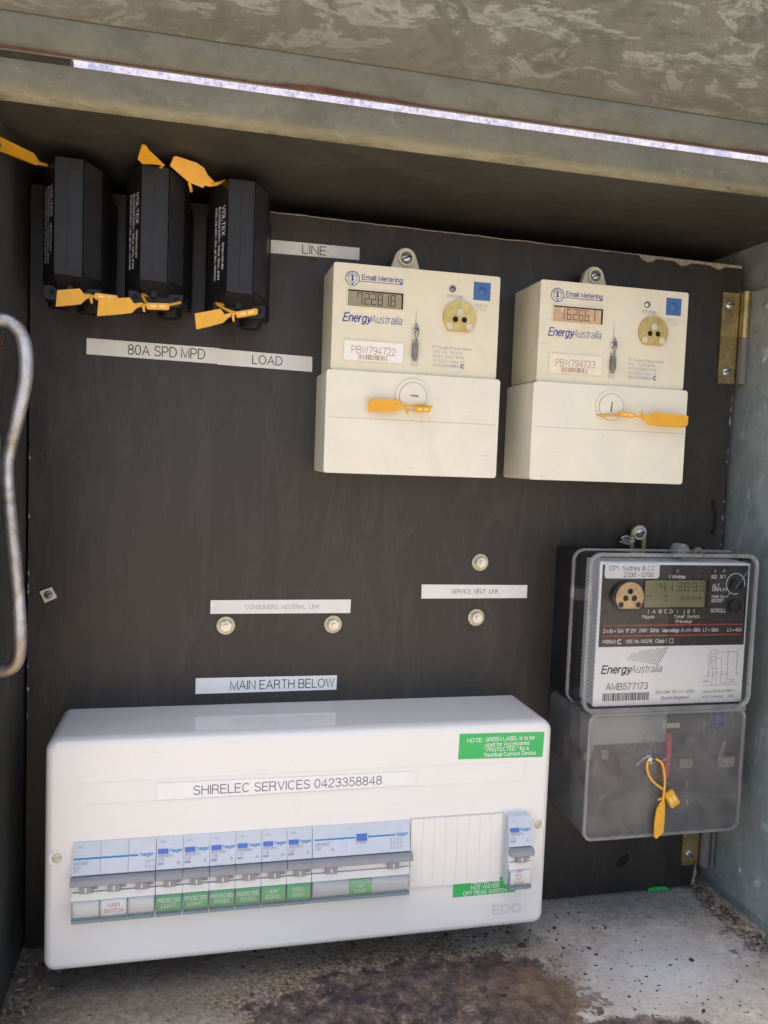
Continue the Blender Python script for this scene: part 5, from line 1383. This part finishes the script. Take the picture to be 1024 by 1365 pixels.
# ------------------------------------------------------------------ dirt on the floor
def scatter(name, mat, n, fn, label, cat, sizes, flat_=0.5, seed=1, sub=1):
    rd = random.Random(seed)
    base = bmesh.new(); bmesh.ops.create_icosphere(base, subdivisions=sub, radius=1)
    bv = [v_.co.copy() for v_ in base.verts]; bf = [[v_.index for v_ in f.verts] for f in base.faces]; base.free()
    V, F = [], []
    for _ in range(n):
        x, y = fn(rd)
        s = rd.uniform(*sizes) * (2.2 if rd.random() < 0.04 else 1)
        rot = Matrix.Rotation(rd.uniform(0, 6.3), 3, 'Z') @ Matrix.Rotation(rd.uniform(-.6, .6), 3, 'X')
        sc = Vector((s * rd.uniform(.6, 1.5), s * rd.uniform(.5, 1.1), s * flat_ * rd.uniform(.5, 1.2)))
        o_ = len(V)
        hz = -6 + 0.9 * noise.noise(Vector((x * 0.02, y * 0.02, 0))) + 0.35 * noise.noise(Vector((x * 0.11, y * 0.11, 4)))
        for c in bv:
            q = Vector((c.x * sc.x, c.y * sc.y, c.z * sc.z)) * rd.uniform(.75, 1.2)
            q = rot @ q
            V.append(((x + q.x) * S, (y + q.y) * S, (hz + sc.z * 0.4 + q.z) * S))
        F += [[i + o_ for i in f] for f in bf]
    me = bpy.data.meshes.new(name); me.from_pydata(V, [], F)
    o = link(name, me, mat); o['kind'] = 'stuff'; o['label'] = label; o['category'] = cat
    return o
def f_mid(r):
    while True:
        x = r.gauss(270, 80); y = r.gauss(-95, 38)
        if 10 < x < 560 and -195 < y < 5: return x, y
def f_all(r): return r.uniform(2, 570), r.uniform(-190, 20)
def f_corner(r):
    tt = r.random() ** 1.3
    return 566 - abs(r.gauss(0, 5 + 9 * tt)), 5 - 105 * tt + r.gauss(0, 5)
def f_left(r): return abs(r.gauss(0, 14)) + 0.5, r.uniform(-90, 30)
scatter('grit', M['grit'], 4200, f_mid, 'brown grit and rust crumbs spread over the cabinet floor', 'grit', (0.22, 0.62), 0.5, 2, 1)
scatter('rust_flakes', M['scab'], 700, lambda r: (r.gauss(300, 95), r.uniform(-185, -20)), 'dark rust flakes lying over the cabinet floor', 'rust', (0.5, 1.6), 0.4, 5, 1)
scatter('dark_crumbs', M['scab'], 260, f_all, 'small dark specks dotted across the grey cabinet floor', 'crumbs', (0.4, 1.0), 0.5, 8, 1)
# leaf litter in the corners: little curled chips and twigs
rd = random.Random(12)
bm = bmesh.new()
for k_ in range(420):
    x, y = (f_corner(rd) if k_ < 330 else f_left(rd))
    z = -5 + rd.uniform(0, 4.5)
    s = rd.uniform(1.0, 4.6)
    a = rd.uniform(0, 6.3); tl = rd.uniform(-.7, .7)
    ux = Vector((math.cos(a), math.sin(a), tl * .6)) * s; uy = Vector((-math.sin(a), math.cos(a), rd.uniform(-.5, .5))) * s * rd.uniform(.2, .7)
    c = Vector((x, y, z)); up_ = Vector((0, 0, s * .25))
    q = [c - ux, c - uy * .9 + up_ * .3, c + ux * .3 - uy, c + ux, c + uy, c - ux * .4 + uy * .8 + up_]
    A_ = [bm.verts.new(v_) for v_ in q]; ctr = bm.verts.new(c + up_ * 1.4)
    for i in range(6): bm.faces.new((A_[i], A_[(i + 1) % 6], ctr))
for k_ in range(26):
    x, y = f_corner(rd); z = -4; a = rd.uniform(0, 6.3); L_ = rd.uniform(4, 11)
    add_tube(bm, [(x, y, z), (x + L_ * .5 * math.cos(a), y + L_ * .5 * math.sin(a), z + rd.uniform(0, 3)), (x + L_ * math.cos(a + .4), y + L_ * math.sin(a + .4), z + rd.uniform(0, 2))], 0.3, 5, True, 3)
lt = finish('leaf_litter', bm, M['litter'], None, smooth=180)
lt['kind'] = 'stuff'; lt['label'] = 'dry leaf litter gathered in the floor corners of the cabinet'; lt['category'] = 'leaf litter'
gp = prism('green_strip', [(513, -4.6), (513, -2.0), (520, -1.2), (530, -1.6), (533, -3.2), (533, -4.6)], -1.6, -0.4, M['green'], None)
tag(gp, 'thin green strip poking out under the bottom edge of the panel', 'strip')
